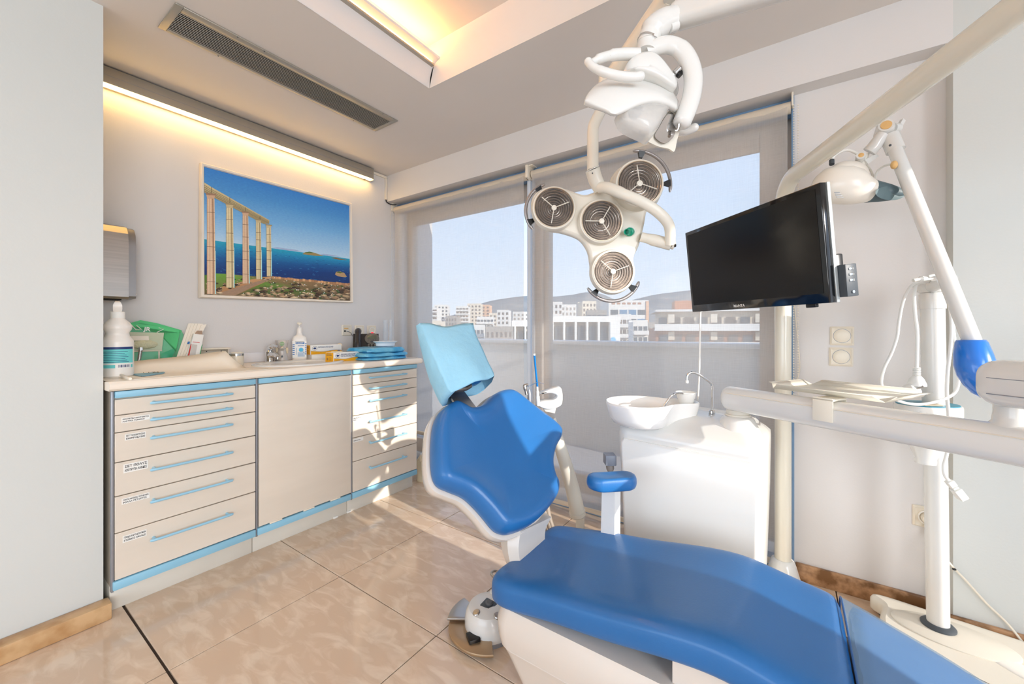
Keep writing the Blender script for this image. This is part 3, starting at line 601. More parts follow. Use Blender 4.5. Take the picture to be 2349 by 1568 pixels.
# three wall plates above the worktop
def plate_shape(m, s=.04):
    r0 = rrect(2*s, 2*s, .004); r1 = rrect(2*s-.012, 2*s-.012, .003); r2 = rrect(2*s-.018, 2*s-.018, .003)
    return MB(m).loft([[V((x, y, 0)) for x, y in r0], [V((x, y, .004)) for x, y in r0], [V((x, y, .010)) for x, y in r1], [V((x, y, .007)) for x, y in r2]])
def socket(m, label, group, kind, s=.04, plug=False):
    t = thing('data_outlet' if kind == 'data' else ('wall_switch' if kind == 'switch' else 'wall_socket'), label, 'socket' if kind != 'switch' else 'switch', m @ V((0, 0, 0)), group)
    plate_shape(m, s).build('plate', W['ivory'], t)
    if kind == 'socket':
        MB(m).lathe([(.027, .006), (.027, .0115), (.0225, .0115), (.0215, .004), (.001, .004)], (0, 0, 0), (0, 0, 1), 28).build('well', W['card'], t)
        MB(m).lathe([(.003, .0035), (.003, .0048)], (-.0095, 0, 0), (0, 0, 1), 10).build('pin_hole', W['dark'], t); MB(m).lathe([(.003, .0035), (.003, .0048)], (.0095, 0, 0), (0, 0, 1), 10).build('pin_hole', W['dark'], t)
    elif kind == 'switch':
        MB(m).lathe([(.0295, .0065), (.0295, .0072), (.0285, .0072)], (0, 0, 0), (0, 0, 1), 40).build('rim', W['grey'], t)
        MB(m).lathe([(.0278, .0065), (.0278, .009), (.024, .0125), (.014, .0148), (.001, .0155)], (0, 0, 0), (0, 0, 1), 40).build('button', W['ivory'], t)
    else:
        MB(m).box((-.024, .008, .006), (.010, .017, .0085), .001).build('orange_label', mat('tan_label', (222, 178, 110), .5), t)
        MB(m).box((-.024, -.012, .006), (-.011, 0, .0082), .001).build('jack', W['black'], t)
        MB(m).box((-.008, -.012, .006), (.011, 0, .008), .001).build('blank_cover', W['card'], t)
        MB(m).tube(smooth([(-.017, -.006, .008), (-.01, -.008, .03), (.012, -.02, .035), (.03, -.045, .03)], 6), .0018, 6).build('lead', W['dgrey'], t)
    return t
for (u, v_, lab, k) in ((795, 757, 'ivory data outlet with an orange tag, leftmost of the three plates behind the telephone', 'data'), (824, 758, 'ivory wall socket, middle of the three plates behind the telephone', 'socket'), (852, 758, 'ivory wall socket, plate nearest the window behind the telephone', 'socket')):
    p = on(u, v_, 'x', XL); socket(plane_x(XL, p.y, p.z), lab, 'wall plates above the worktop', k)
# plates on the recessed wall by the window
PY = frame((0, 0, 0), (1, 0, 0), (0, 0, 1))     # plane facing -y
def plane_y(x, y, z): m = PY.copy(); m.translation = V((x, y, z)); return m
for (u, v_, lab) in ((1931, 770, 'upper ivory switch with a round button on the wall right of the television'), (1929, 818, 'lower ivory switch with a round button on the wall right of the television')):
    p = on(u, v_, 'y', YR); socket(plane_y(p.x, YR, p.z), lab, 'switches right of the television', 'switch', .0395)
p = on(2126, 1185, 'y', YR); mm = plane_y(p.x, YR, p.z)
sk = socket(mm, 'ivory wall socket low behind the lamp pole with a plug in it', None, 'socket')
pg = thing('power_plug', 'old ivory plug in the low socket, its flex running down along the wall', 'plug', mm @ V((0, 0, .01)))
MB(mm).lathe([(.019, .0042), (.02, .02), (.017, .034), (.001, .036)], (0, 0, 0), (0, 0, 1), 20).build('plug_body', W['ivory'], pg)
MB(mm).tube(smooth([(0, -.012, .024), (.004, -.03, .026), (.004, -.06, .024)], 4), [.008]*4+[.0065]*4+[.0045], 10).build('strain_relief', W['ivory'], pg)
pp = [mm @ V((.004, -.06, .024))]+[on(*q) for q in ((2172, 1283, 'y', YB-.03), (2190, 1304, 'y', YB-.012), (2215, 1330, 'y', YB-.012), (2265, 1385, 'y', YB-.012), (2310, 1428, 'y', YB-.012), (2352, 1480, 'y', YB-.03), (2400, 1540, 'y', YB-.05))]
MB().tube(smooth(pp, 8), .0036, 8).build('flex', W['ivory'], pg)
k_ = V(on(2189, 1305, 'y', YB-.017)); MB().ell(k_, (.006, .004, .004), 10).build('tape_mark', W['black'], pg)

# ceiling grille
g = thing('ceiling_vent', 'long slatted air vent set in the ceiling above the painting', 'vent', (-2.04, 1.0, ZC))
gx0, gx1, gy0, gy1 = -2.140, -1.925, .520, 1.575
MB().box((gx0, gy0, ZC-.006), (gx1, gy0+.026, ZC), .002).build('frame_end', W['alu'], g); MB().box((gx0, gy1-.024, ZC-.006), (gx1, gy1, ZC), .002).build('frame_end', W['alu'], g)
MB().box((gx0, gy0+.026, ZC-.006), (gx0+.024, gy1-.024, ZC), .002).build('frame_side', W['alu'], g); MB().box((gx1-.040, gy0+.026, ZC-.006), (gx1, gy1-.024, ZC), .002).build('frame_side', W['alu'], g)
MB().box((gx0+.02, gy0+.02, ZC-.0012), (gx1-.03, gy1-.02, ZC-.0002)).build('dark_backing', W['dark'], g)
n = 13; xa_, xb_ = gx0+.026, gx1-.042
for i in range(n):
    x = xa_+(xb_-xa_)*(i+.5)/n
    m = M.Translation((x, 0, ZC-.0036)) @ M.Rotation(rad(28), 4, 'Y')
    MB(m).box((-.0042, gy0+.026, -.0012), (.0042, gy1-.024, .0012)).build('slat', W['alu'], g)
for f, x in ((.2, gx1-.004), (.3, gx1-.004), (.9, gx1-.004), (.2, gx0+.005), (.85, gx0+.005)): MB().lathe([(.003, 0), (.003, .001)], (x, gy0+(gy1-gy0)*f, ZC-.0072), (0, 0, 1), 8).build('screw', W['dgrey'], g)
# ------------------------------------------------------------------ things on the worktop
W['bottle'] = mat('milky_white_plastic', (240, 234, 226), .35, var=.01)
W['greenbag'] = clear('green_clear_film', (132, 214, 170), .25, .15)
W['palebag'] = clear('pale_green_film', (206, 212, 184), .12, .3)
def X_(u, v, x): return on(u, v, 'x', x)
def sheet(name, uvs, x0, lean, m, parent, th=.0012, wob=0.):  # upright sheet: outline given on a plane leaning back towards the wall
    n_ = V((1, 0, lean)).normalized(); p0 = V((x0, 0, ZT)); P = [onp(u, v, p0, n_) for u, v in uvs]
    c = sum(P, V())/len(P); b = MB(); k = len(P)
    fr_ = [p+n_*th/2 for p in P]; bk = [p-n_*th/2 for p in P]
    b.add(fr_+[c+n_*(th/2+wob)]+bk+[c-n_*(th/2+wob)], [(i, (i+1) % k, k) for i in range(k)]+[(k+1+(i+1) % k, k+1+i, 2*k+1) for i in range(k)]+[(i, k+1+i, k+1+(i+1) % k, (i+1) % k) for i in range(k)])
    return b.build(name, m, parent, sharp=60)
def rotz(p, a): m = M.Rotation(a, 4, 'Z'); m.translation = V(p); return m
def towards(p): return atan2(-p[1], -p[0])       # heading from p to the photographer
# spray bottle
p = on(267, 866, 'z', ZT); p.x -= .0; S = rotz((p.x-.045, p.y+.012, ZT), towards(p))
t = thing('spray_bottle', 'white trigger spray bottle with a turquoise label beside the partition', 'bottle', S.to_translation())
r_ = .051
MB(S).lathe([(r_-.006, 0), (r_, .006), (r_, .142), (r_-.001, .152), (.038, .172), (.036, .186), (.044, .200), (.0455, .212), (.040, .226), (.022, .246), (.021, .25)], n=32).build('bottle_body', W['bottle'], t)
MB(S).lathe([(.0235, .247), (.0235, .272), (.021, .274)], n=28).build('collar', W['wpaper'], t)
MB(S).loft([[V((x, y*k, z)) for y in (-.014, -.010, .010, .014)] + [V((x2, y*k, z)) for y in (.014, .010, -.010, -.014)] for x, x2, z, k in ((-.012, .022, .273, .9), (-.014, .03, .285, 1), (-.012, .034, .300, 1), (-.008, .03, .312, .7), (-.004, .02, .318, .4))]).build('spray_head', W['bottle'], t)
MB(S).tube(smooth([(-.008, 0, .306), (-.03, .002, .29), (-.042, .004, .262), (-.048, .004, .235)], 6), [.011]*6+[.009]*6+[.005]*7, 10).build('trigger', W['bottle'], t)
def wraplabel(x0, x1, z0, z1, r, m, parent, name, dr=.0006, s=S):       # printed patch around a bottle
    n = max(2, int((x1-x0)/8)); return MB(s).patch([[V(((r+dr)*cos(rad(a)), (r+dr)*sin(rad(a)), z)) for a in [x0+(x1-x0)*i/n for i in range(n+1)]] for z in (z0, z1)]).build(name, m, parent)
lb = wraplabel(-78, 62, .038, .128, r_, W['wpaper'], t, 'label')
wraplabel(-78, 62, .060, .117, r_, W['teal'], lb, 'label_field', .001); wraplabel(-78, 62, .117, .127, r_, W['navy'], lb, 'label_band', .001)
wraplabel(-78, -8, .040, .053, r_, W['teal'], lb, 'label_patch', .001); wraplabel(50, 60, .040, .053, r_, W['teal'], lb, 'label_patch', .001)
for i in range(9): wraplabel(2+4.6*i, 2+4.6*i+(1.4+i % 3), .042, .053, r_, W['navy'], lb, 'barcode_bar', .001)
for i in range(7): wraplabel(-72, 40-(i*7) % 19, .064+.007*i, .0658+.007*i, r_, W['navy'], lb, 'text_line', .0014)
# soap pump bottle
p = X_(687, 826, -2.60); S2 = rotz((p.x, p.y, ZT), towards(p))
t = thing('pump_bottle', 'white square-shouldered pump bottle with a blue and white label beside the basin', 'bottle', S2.to_translation())
wv = lambda w, d, r, z: [V((x, y, z)) for x, y in rrect(d, w, r, 4)]
MB(S2).loft([wv(.076, .05, .015, 0), wv(.082, .056, .02, .004), wv(.082, .056, .02, .135), wv(.078, .052, .02, .147), wv(.062, .044, .018, .158), wv(.038, .036, .016, .163), wv(.030, .030, .0145, .178)]).build('bottle_body', W['bottle'], t)
MB(S2).lathe([(.0145, .177), (.0145, .20), (.013, .206), (.012, .207), (.012, .213), (.005, .214), (.0045, .232)], n=24).build('collar', W['bottle'], t)
MB(S2).box((-.01, -.013, .232), (.012, .013, .246), .004).box((.008, -.006, .226), (.03, .006, .238), .003).build('pump_head', W['ivory'], t)
fm = S2 @ frame((.0284, 0, 0), (0, 1, 0), (0, 0, 1))
lb = MB(fm).box((-.040, .02, 0), (.040, .128, .0006)).build('label', W['wpaper'], t)
fm2 = fm @ M.Translation((0, 0, .0006))
bars([(-.022, .107, .028, .118)], fm2, W['pblue'], lb, 'label_band'); bars([(-.010, .094, .027, .098)], fm2, W['pblue'], lb, 'label_band')
bars([(-.039, .040+.012*i, -.027, .045+.012*i) for i in range(6)]+[(.031, .040+.013*i, .0395, .046+.013*i) for i in range(6)], fm2, W['pblue'], lb, 'label_side_print').__setitem__('kind', 'stuff')
bars([(-.010, .028+.004*i, .03-(.008 if i % 3 == 2 else 0), .0302+.004*i) for i in range(7)]+[(-.018, .04, -.0155, .082)], fm2, mat('pale_blue_print', (120, 160, 200), .6), lb, 'label_text_lines').__setitem__('kind', 'stuff')
text('Professional Disinfecting', .0052, fm2 @ M.Translation((-.024, .121, 0)), W['ink'], lb, 'label_text', bold=.0001)
text('CURASEPT', .0105, fm2 @ M.Translation((-.021, .1088, .0005)), W['wpaper'], lb, 'brand_text', sq=.86)
MB(fm2).lathe([(.012, 0), (.012, .0006)], (.009, .07, 0), (0, 0, 1), 20).build('label_emblem', mat('cyan_print', (70, 180, 220), .5), lb)
MB(fm2).lathe([(.0145, 0), (.0145, .0005), (.0125, .0005)], (.009, .07, 0), (0, 0, 1), 20).build('emblem_ring', W['grey'], lb); MB(fm2).tube([V((.018, .060, .0006)), V((.026, .052, .0006))], .0012, 6).build('emblem_handle', W['dgrey'], lb)
# touch-free soap dispenser
p = X_(647, 829, -2.585); S3 = rotz((p.x, p.y, ZT), towards(p))
t = thing('soap_dispenser', 'silver touch-free soap dispenser with a green badge behind the tap', 'dispenser', S3.to_translation())
MB(S3).lathe([(.037, 0), (.039, .004), (.037, .010)], n=28).build('foot', W['black'], t)
MB(S3).lathe([(.0365, .010), (.033, .024), (.026, .05), (.021, .072), (.020, .082)], n=28).build('body', mat('silver_plastic', (196, 188, 180), .35, .3), t)
MB(S3).tube(smooth([(.0, 0, .080), (.012, 0, .086), (.026, 0, .084), (.034, 0, .076)], 5), [.012]*16, 12).build('spout', mat('silver_plastic_light', (206, 198, 188), .3, .4), t)
MB(S3).box((-.03, -.034, .05), (-.008, -.018, .088), .004).box((-.03, .018, .05), (-.008, .034, .088), .004).build('cradle', mat('tan_plastic', (222, 200, 164), .4), t, kind='stuff')
MB(S3).lathe([(.022, .084), (.026, .10), (.027, .118), (.022, .130), (.004, .132)], (-.012, 0, 0), n=28).build('refill', W['bottle'], t)
MB(S3).loft([[V((x-.012, y, z)) for x, y in circ(r, 28)] for r, z in ((.030, .086), (.0385, .134), (.0375, .134), (.029, .087))], cap=False).build('clear_cup', clear('clear_plastic_cup', (230, 224, 220), .8, .1), t)
bd = S3 @ frame((.0155, 0, .112), (0, 1, 0), (0, 0, 1))
MB(bd).lathe([(.0125, -.002), (.0125, .0012)], n=24).build('badge', W['lgreen'], t); text('Dettol', .0075, bd @ M.Translation((-.0102, -.002, .0014)), W['wpaper'], t, 'brand_text', bold=.0002)
drop = [(.0055*sin(a_)*(1 if a_ else 1), -.0055*cos(a_)) for a_ in [rad(20+10*k-0) for k in range(-16, 17)]]
MB(S3 @ frame((.0305, 0, .033), (0, 1, 0), (-.2, 0, 1))).prism([(0, .012), (-.0045, .002), (-.0052, -.002), (-.003, -.0052), (0, -.006), (.003, -.0052), (.0052, -.002), (.0045, .002)], M.Identity(4), .0022).build('drop_mark', W['dgrey'], t)
# mixer tap
p = X_(619, 829, -2.60); S4 = rotz((p.x, p.y, ZT+.0), -.15)
t = thing('mixer_tap', 'chrome mixer tap standing at the back of the wash basin', 'tap', S4.to_translation())
MB(S4).lathe([(.026, 0), (.026, .006), (.022, .008), (.021, .03), (.023, .05), (.0235, .066), (.018, .073)], n=28).build('tap_body', W['chrome'], t)
MB(S4).tube(smooth([(.0, 0, .045), (.04, .004, .048), (.085, .008, .046), (.112, .01, .036)], 6), [.019]*6+[.016]*6+[.013]*7, 16).build('spout', W['chrome'], t)
MB(S4).lathe([(.012, 0), (.012, .012)], (.110, .01, .024), (0, 0, 1), 16).build('aerator', W['chrome'], t)
MB(S4).tube(smooth([(-.018, 0, .076), (.01, .002, .09), (.045, .006, .098), (.085, .012, .1)], 6), [.02]*5+[.018]*5+[.012]*5+[.008]*4, 14, flat=.8).build('lever', W['chrome'], t)
# glove boxes
def glove_box(label, u0, u1, v, x0, H, spilling, turn):
    a = X_(u0, v, x0); b_ = X_(u1, v, x0); L = b_.y-a.y if not spilling else .225; z = a.z if a.z > ZT+.01 else ZT
    m = rotz((a.x, a.y, z), 0) @ M.Rotation(turn, 4, 'Z')
    t = thing('glove_box', label, 'box', m.to_translation(), 'boxes of latex gloves by the telephone')
    D_ = .075                                     # end face along x, long face towards the room
    MB(m).box((-D_, 0, 0), (0, L, H), .0012).build('carton', W['wpaper'], t)
    fmx = m @ frame((.0003, 0, 0), (0, 1, 0), (0, 0, 1)); e = .004
    fme = m @ frame((-D_, -.0003, 0), (1, 0, 0), (0, 0, 1))
    bars([(.0005, .0005, D_-.0005, H-.0005)], fme, W['yellow'], t, 'yellow_end')
    MB(fmx).add([V((x, y, .0005)) for x, y in [(e, .001), (L-.001, .001), (L-.001, H*.32)]+[(L-.001-(L-e)*k/10, H*(.32+.06*sin(k*.75))) for k in range(1, 11)]], [tuple(range(13))]).build('yellow_wave', W['yellow'], t, flatsh=True)
    MB(fmx).tube([V((L-.001-(L-e)*k/20, H*(.34+.06*sin(k*.375)), .0006)) for k in range(21)], .0007, 5).build('blue_line', W['navy'], t)
    for (fq, cx, cy, rr) in ((fmx, e+.026, H*.66, .0165), (fme, .02, H*.30, .008)):
        MB(fq).tube([V((cx+rr*cos(k*pi/16), cy+rr*.82*sin(k*pi/16), .0008)) for k in range(32)], .0007, 4, loop=True).build('emblem_ring', W['ink'], t)
        MB(fq).add([V((cx-rr*.75, cy, .0009)), V((cx, cy-rr*.45, .0009)), V((cx+rr*.75, cy, .0009)), V((cx, cy+rr*.45, .0009))], [(0, 1, 2, 3)]).build('emblem_diamond', W['navy'], t, flatsh=True)
    text('DISPOSABLE LATEX GLOVES/', .0118, fmx @ M.Translation((e+.048, H*.70, .0003)), W['navy'], t, 'print_text', bold=.0002, sq=.72)
    if not spilling: text('ΓΑΝΤΙΑ ΛΑΤΕΞ ΜΙΑΣ ΧΡΗΣΗΣ', .0118, fmx @ M.Translation((e+.048, H*.50, .0003)), W['navy'], t, 'print_text', bold=.0002, sq=.68)
    text('ΓΑΝΤΙΑ ΛΑΤΕΞ', .0078, fme @ M.Translation((.012, H*.82, .0004)), W['navy'], t, 'print_text', sq=.8); text('ΜΙΑΣ ΧΡΗΣΗΣ', .0085, fme @ M.Translation((.012, H*.67, .0004)), W['navy'], t, 'print_text', bold=.0002, sq=.8)
    bars([(.036, H*(.12+.10*i), .036+.024-(.005 if i % 2 else 0), H*(.15+.10*i)) for i in range(4)], fme, mat('brown_print', (150, 96, 40), .6) if 'brown_print' not in D.materials else D.materials['brown_print'], t, 'small_print').__setitem__('kind', 'stuff')
    b2 = [(e+.01, H*(.08+.10*i), e+.085-(.012*i), H*(.105+.10*i)) for i in range(2)]
    bars(b2, fmx, mat('brown_print', (150, 96, 40), .6) if 'brown_print' not in D.materials else D.materials['brown_print'], t, 'small_print').__setitem__('kind', 'stuff')
    MB(fmx).lathe([(.0095, 0), (.0095, .0006)], (L-.022, H*.27, .0003), (0, 0, 1), 20, sy=.6).build('size_badge', W['navy'], t); text('100', .0065, fmx @ M.Translation((L-.0275, H*.235, .0008)), W['wpaper'], t, 'print_text')
    W.setdefault('latex', mat('cream_latex', (240, 222, 184), .6, bump=.6, bscale=90))
    if spilling:
        gl = MB(); 
        for k in range(9): gl.ell(m @ V((-.03+.006*(k % 3), L-.002-.012*(k % 2), H*(.3+.075*k))), (.018, .017, .013), 10)
        gl.build('gloves', W['latex'], t, kind='stuff')
    else:
        MB(m).box((-.055, L*.52, H), (-.02, L*.82, H+.0012)).build('opening', W['dgrey'], t)
        gl = MB()
        for k in range(5): gl.ell(m @ V((-.036, L*(.12+.06*k), H+.0025)), (.016, .015, .005), 10)
        gl.build('gloves', W['latex'], t, kind='stuff')
    return t
pb = X_(742, 828, -2.40)
glove_box('yellow-ended glove box in front, nearer the worktop edge', 765, 834, 829, -2.285, .058, False, .10)
# the rear box stands on a low white carton
p = X_(716, 824, -2.58); m = rotz((p.x, p.y, ZT), 0)
t = tag(MB(m).box((-.08, .004, 0), (-.012, .17, .034), .002).build('white_carton', W['wpaper']), 'plain low white carton carrying the rear glove box', 'box')
pz = p.copy()
def raised_glove():
    global X_
    keep = X_
    X_ = lambda u, v, x: V((-2.58+.0, pz.y-.012, ZT+.0345))
    g_ = glove_box('yellow-ended glove box at the back with cream gloves spilling from its end', 706, 800, 809, -2.58, .062, True, .02)
    X_ = keep
raised_glove()
# desk telephone
p = X_(838, 828, -2.60); ph = rotz((-2.60, p.y, ZT), -.62) 
t = thing('telephone', 'dark grey desk telephone with a lit red lamp and small display', 'telephone', ph.to_translation())
# telephone frame: x towards the room, y to the right, tilted face
MB(ph).loft([[V((x, y, z)) for x, z in ((.075, 0), (.08, .012), (-.035, .168), (-.045, .165), (-.05, 0))] for y in (-.085, .095)]).build('base', mat('dark_phone_plastic', (52, 50, 52), .4), t)
fc = ph @ frame((.012, .012, .105), (0, 1, 0), (-.6, 0, .8))   # tilted face plane
MB(fc).prism([(.0+x, .03+y) for x, y in [(q[0]*1.0, q[1]) for q in [(.052*cos(a_)+.035, .052*sin(a_)) for a_ in [k*pi/14 for k in range(28)]]]], M.Identity(4), .008, .003).build('display_hood', mat('grey_phone_plastic', (112, 108, 102), .45), t)
MB(fc).box((.003, .025, .007), (.067, .058, .0095), .001).build('display', mat('olive_display', (104, 108, 92), .2), t)
MB(fc).box((.028, .078, .004), (.046, .0865, .011), .002).build('red_lamp', mat('red_lamp', (255, 40, 60), .4, emit=1.2), t)
for i in range(4): MB(fc).box((.006+.016*i, .013, .007), (.017+.016*i, .018, .0098), .001).build('soft_key', W['dgrey'], t)
MB(fc).lathe([(.013, .007), (.012, .0105)], (.035, .0, 0), (0, 0, 1), 20, sy=.65).build('dial_key', W['dgrey'], t)
for r in range(4):
    for c in range(3): MB(fc).lathe([(.0075, .0), (.0068, .005)], (.012+.021*c, -.026-.016*r, 0), (0, 0, 1), 14, sy=.6).build('number_key', W['grey'] if False else mat('grey_key', (150, 146, 138), .5) if 'grey_key' not in D.materials else D.materials['grey_key'], t)
hs = [fc @ V(q) for q in ((-.062, .085, .020), (-.062, .066, .044), (-.062, .01, .046), (-.062, -.05, .040), (-.062, -.078, .016))]
MB().tube(smooth(hs, 8), [.024]*6+[.022]*6+[.019]*10+[.022]*5+[.024]*6, 14, flat=.95).build('handset', mat('handset_plastic', (46, 42, 44), .38, coat=.2), t)
# stack of three blue packs
W['bluepack'] = mat('blue_wrap', (40, 150, 206), .35, rgb2=(110, 190, 222), scale=14, bump=.7, bscale=40, coat=.3)
zc = ZT
for i, (u0, u1, th, nm) in enumerate(((838, 940, .020, 'lowest'), (836, 942, .027, 'middle'), (842, 936, .034, 'topmost'))):
    a = X_(u0+2, 815, -2.20); b_ = X_(u1-2, 815, -2.18); yc = (a.y+b_.y)/2; hw = (b_.y-a.y)/2
    base = V((-2.30, yc, zc)); t = thing('wrapped_gown', 'blue folded pack in clear wrap, %s of the stack under the white dish' % nm, 'pack', base, 'blue packs by the window')
    rr_ = random.Random(i); rings = []
    for z, k in ((.0005, .90), (th*.2, 1.0), (th*.55, 1.0), (th*.9, .93), (th-.001, .82)):
        rings.append([base+V((p_[0]*k*(1+rr_.uniform(-.03, .03)), p_[1]*k*(1+rr_.uniform(-.03, .03)), z+(.0035*sin(p_[1]*40+i*2) if z > th*.5 else 0)*(1 if z < th*.95 else .5))) for p_ in smooth([(-.12, -hw), (0, -hw*1.02), (.10, -hw*.92), (.115, 0), (.10, hw*.96), (0, hw*1.02), (-.12, hw)], 5, True)])
    MB().loft(rings).build('pack', W['bluepack'], t)
    for s_ in range(3):
        q = base+V((.10, hw*(.93+.03*s_), th*.6)); MB().add([q, q+V((-.03, .02, .004+.006*s_)), q+V((-.05, .03, .010)), q+V((-.03, -.004, .004))], [(0, 1, 2, 3)]).build('film_corner', W['glass'], t)
    zc += th+.0005
# white dish on top
p = X_(884, 800, -2.31)
t = thing('white_dish', 'oval white dish on top of the blue packs', 'dish', (p.x, p.y, zc))
dm = rotz((p.x, p.y, zc+.001), .1)
prof = [(.058, 0), (.064, .004), (.066, .022), (.082, .032), (.083, .035), (.079, .034), (.063, .024), (.060, .008), (.002, .007)]
MB(dm).lathe(prof, n=40, sx=.8, sy=1.12).build('dish', mat('white_porcelain', (236, 238, 240), .2), t)
# two clear tubes standing by the window
for i, (u, x) in enumerate(((884, -2.485), (896, -2.426))):
    p = X_(u, 815, x); t = thing('clear_tube', ('tall clear plastic tube behind the white dish' if i == 0 else 'slimmer clear plastic tube nearest the blind chain'), 'tube', (p.x, p.y, ZT)); r0 = .018 if i == 0 else .012
    MB().loft([[V((p.x+x_, p.y+y_, ZT+z)) for x_, y_ in circ(r, 24)] for r, z in ((r0, 0), (r0, .27), (r0-.0012, .27), (r0-.0012, .003))]).build('tube_wall', clear('clear_tube_plastic%d' % i, (236, 240, 244), .86, .05), t)
# glass jar with a chrome lid
p = X_(542, 838, -2.50); t = thing('cotton_jar', 'frosted jar with a chrome rim left of the tap', 'jar', (p.x, p.y, ZT))
J = M.Translation((p.x, p.y, ZT))
MB(J).lathe([(.030, 0), (.034, .004), (.035, .048), (.034, .056)], n=32).build('jar_body', mat('frosted_cream_glass', (222, 212, 192), .3), t)
MB(J).lathe([(.036, .056), (.036, .067), (.034, .068)], n=32).build('chrome_rim', W['chrome'], t)
MB(J).lathe([(.028, .066), (.030, .070), (.026, .075), (.002, .076)], (-.004, .006, 0), n=28).build('lid', W['ivory'], t)
# paper liner curling up from the left of the worktop
t = thing('paper_liner', 'cream paper liner with a curled back edge on the left of the worktop', 'paper', (-2.3, .7, ZT))
rows = []
a0, a1 = on(285, 872, 'z', ZT), on(600, 838, 'z', ZT)
for k in range(13):
    f = k/12; hgt = (.045+.04*f); row = []
    for j in range(10):
        g_ = j/9; y = .43+f*(.60-.175*g_); x = -2.118-.315*g_*(1 if f < .97 else .9); z = ZT+.0015+hgt*max(0, (g_-.66)/.34)**1.4+.004*sin(f*7)*(g_ > .3)*g_*.5
        row.append(V((x, y, z)))
    rows.append(row)
MB().patch(rows).build('sheet', W['paper'], t, solid=.001)
MB().tube(smooth([(-2.13, .435, ZT+.006), (-2.2, .436, ZT+.007), (-2.3, .437, ZT+.012)], 6), .005, 10).build('rolled_edge', W['paper'], t)
# blue card holder with a chain
p = on(338, 856, 'z', ZT+.004); t = thing('card_wallet', 'flat blue wallet with a beaded chain lying on the paper liner', 'wallet', (p.x, p.y, ZT+.004))
zz = ZT+.0045; q0 = [on(u, v, 'z', zz) for u, v in ((300, 851), (366, 850.5), (378, 855), (372, 857), (326, 863), (298, 858))]
MB().loft([[q for q in q0], [q+V((0, 0, .003)) for q in q0]]).build('wallet', mat('blue_wallet', (126, 176, 196), .5), t)
ch = MB()
for k in range(60):
    u = 302+k*1.05; v = 852.8+1.6*sin(k*.55)*(1-k/70)+.6*cos(k*1.7); ch.ell(on(u, v, 'z', zz+.0045), .0017, 6)
ch.build('bead_chain', mat('brass_chain', (160, 130, 100), .35, .8), t)
# green clear bags leaning on the wall
for i, (uv, x0, lb) in enumerate((([(297, 741), (322, 734), (360, 741), (416, 757), (421, 768), (412, 800), (398, 838), (300, 838)], -2.655, 'large green clear bag, rearmost against the wall'),
                                  ([(292, 739), (340, 745), (412, 756), (404, 800), (390, 838), (296, 838)], -2.635, 'green clear bag with white print in front of the rearmost one'))):
    t = thing('sterile_bag', lb, 'bag', X_(350, 838, x0), 'green bags at the left of the worktop')
    sheet('film', uv, x0, .12, W['greenbag'], t, .003, .004)
    sheet('seal', [uv[0], uv[1], uv[2], uv[3], (uv[3][0]-1, uv[3][1]+6), (uv[2][0], uv[2][1]+7), (uv[1][0], uv[1][1]+7), (uv[0][0], uv[0][1]+8)], x0+.003, .12, mat('green_seal%d' % i, (90, 204, 130), .35), t, .003)
    if i == 1:
        n_ = V((1, 0, .12)).normalized(); o = onp(330, 758, V((x0+.012, 0, ZT)), n_); fm = frame(o, (0, 1, -.14), (-.12, 0, 1))
        text('JR', .028, fm, W['wpaper'], t, 'print_text', bold=.0008)
        MB(fm).tube([V((-.055, .028, .001)), V((-.03, 0, .001)), V((-.01, .004, .001)), V((-.03, .022, .001))], .0018, 5).build('print_mark', W['wpaper'], t); MB(fm).tube([V((.055, .022, .001)), V((.075, .018, .001)), V((.05, -.002, .001))], .0018, 5).build('print_mark', W['wpaper'], t)
t = thing('swab_pouch', 'pale pouch with crumpled contents in front of the green bags', 'pouch', X_(330, 802, -2.60))
sheet('pouch', [(290, 761), (376, 763), (371, 802), (292, 804)], -2.615, .12, W['palebag'], t, .004, .006); sheet('label', [(296, 770), (341, 770), (342, 780), (296, 781)], -2.602, .12, W['paper'], t)
MB().ell(onp(330, 790, V((-2.605, 0, ZT)), V((1, 0, .12))), (.014, .055, .022), 14).build('contents', mat('crumpled_swab', (206, 204, 172), .7, bump=.8, bscale=60), t)
t = thing('dark_pouch', 'glossy dark green pouch folded low beside the envelopes', 'pouch', X_(385, 838, -2.56))
sheet('pouch', [(369, 811), (396, 800), (401, 803), (388, 838), (372, 838)], -2.575, .1, mat('dark_green_film', (54, 160, 116), .15, coat=.5), t, .004, .006)
# open cream rack at the back with a bent metal tube and a small carton
def rack(label, u0, u1, vt, x0):
    a, b_ = X_(u0, vt, x0), X_(u1, vt, x0); t = thing('open_rack', label, 'rack', (x0-.04, (a.y+b_.y)/2, ZT), 'cream racks along the back of the worktop')
    MB().box((XL+.005, a.y, a.z-.008), (x0, b_.y, a.z), .002).build('top', W['ivory'], t); MB().box((XL+.004, a.y+.004, ZT), (XL+.010, b_.y-.008, a.z-.008)).build('back', W['cream'], t)
    MB().box((XL+.01, b_.y-.014, ZT), (x0-.004, b_.y-.008, a.z-.008)).build('side', W['cream'], t)
    for f in (.3, .8): MB().lathe([(.003, 0), (.003, .002)], (XL+.0105, a.y+(b_.y-a.y)*f, a.z-.02), (1, 0, 0), 8).build('screw', W['dark'], t)
rack('low cream rack with a bent metal tube beside the spray bottle', 290, 372, 804, -2.63)
rack('low cream rack with clear jars left of the chrome-lidded jar', 462, 530, 799, -2.63)
t = thing('metal_tube', 'bent steel tube rising from the worktop beside the spray bottle', 'tube', X_(316, 842, -2.57))
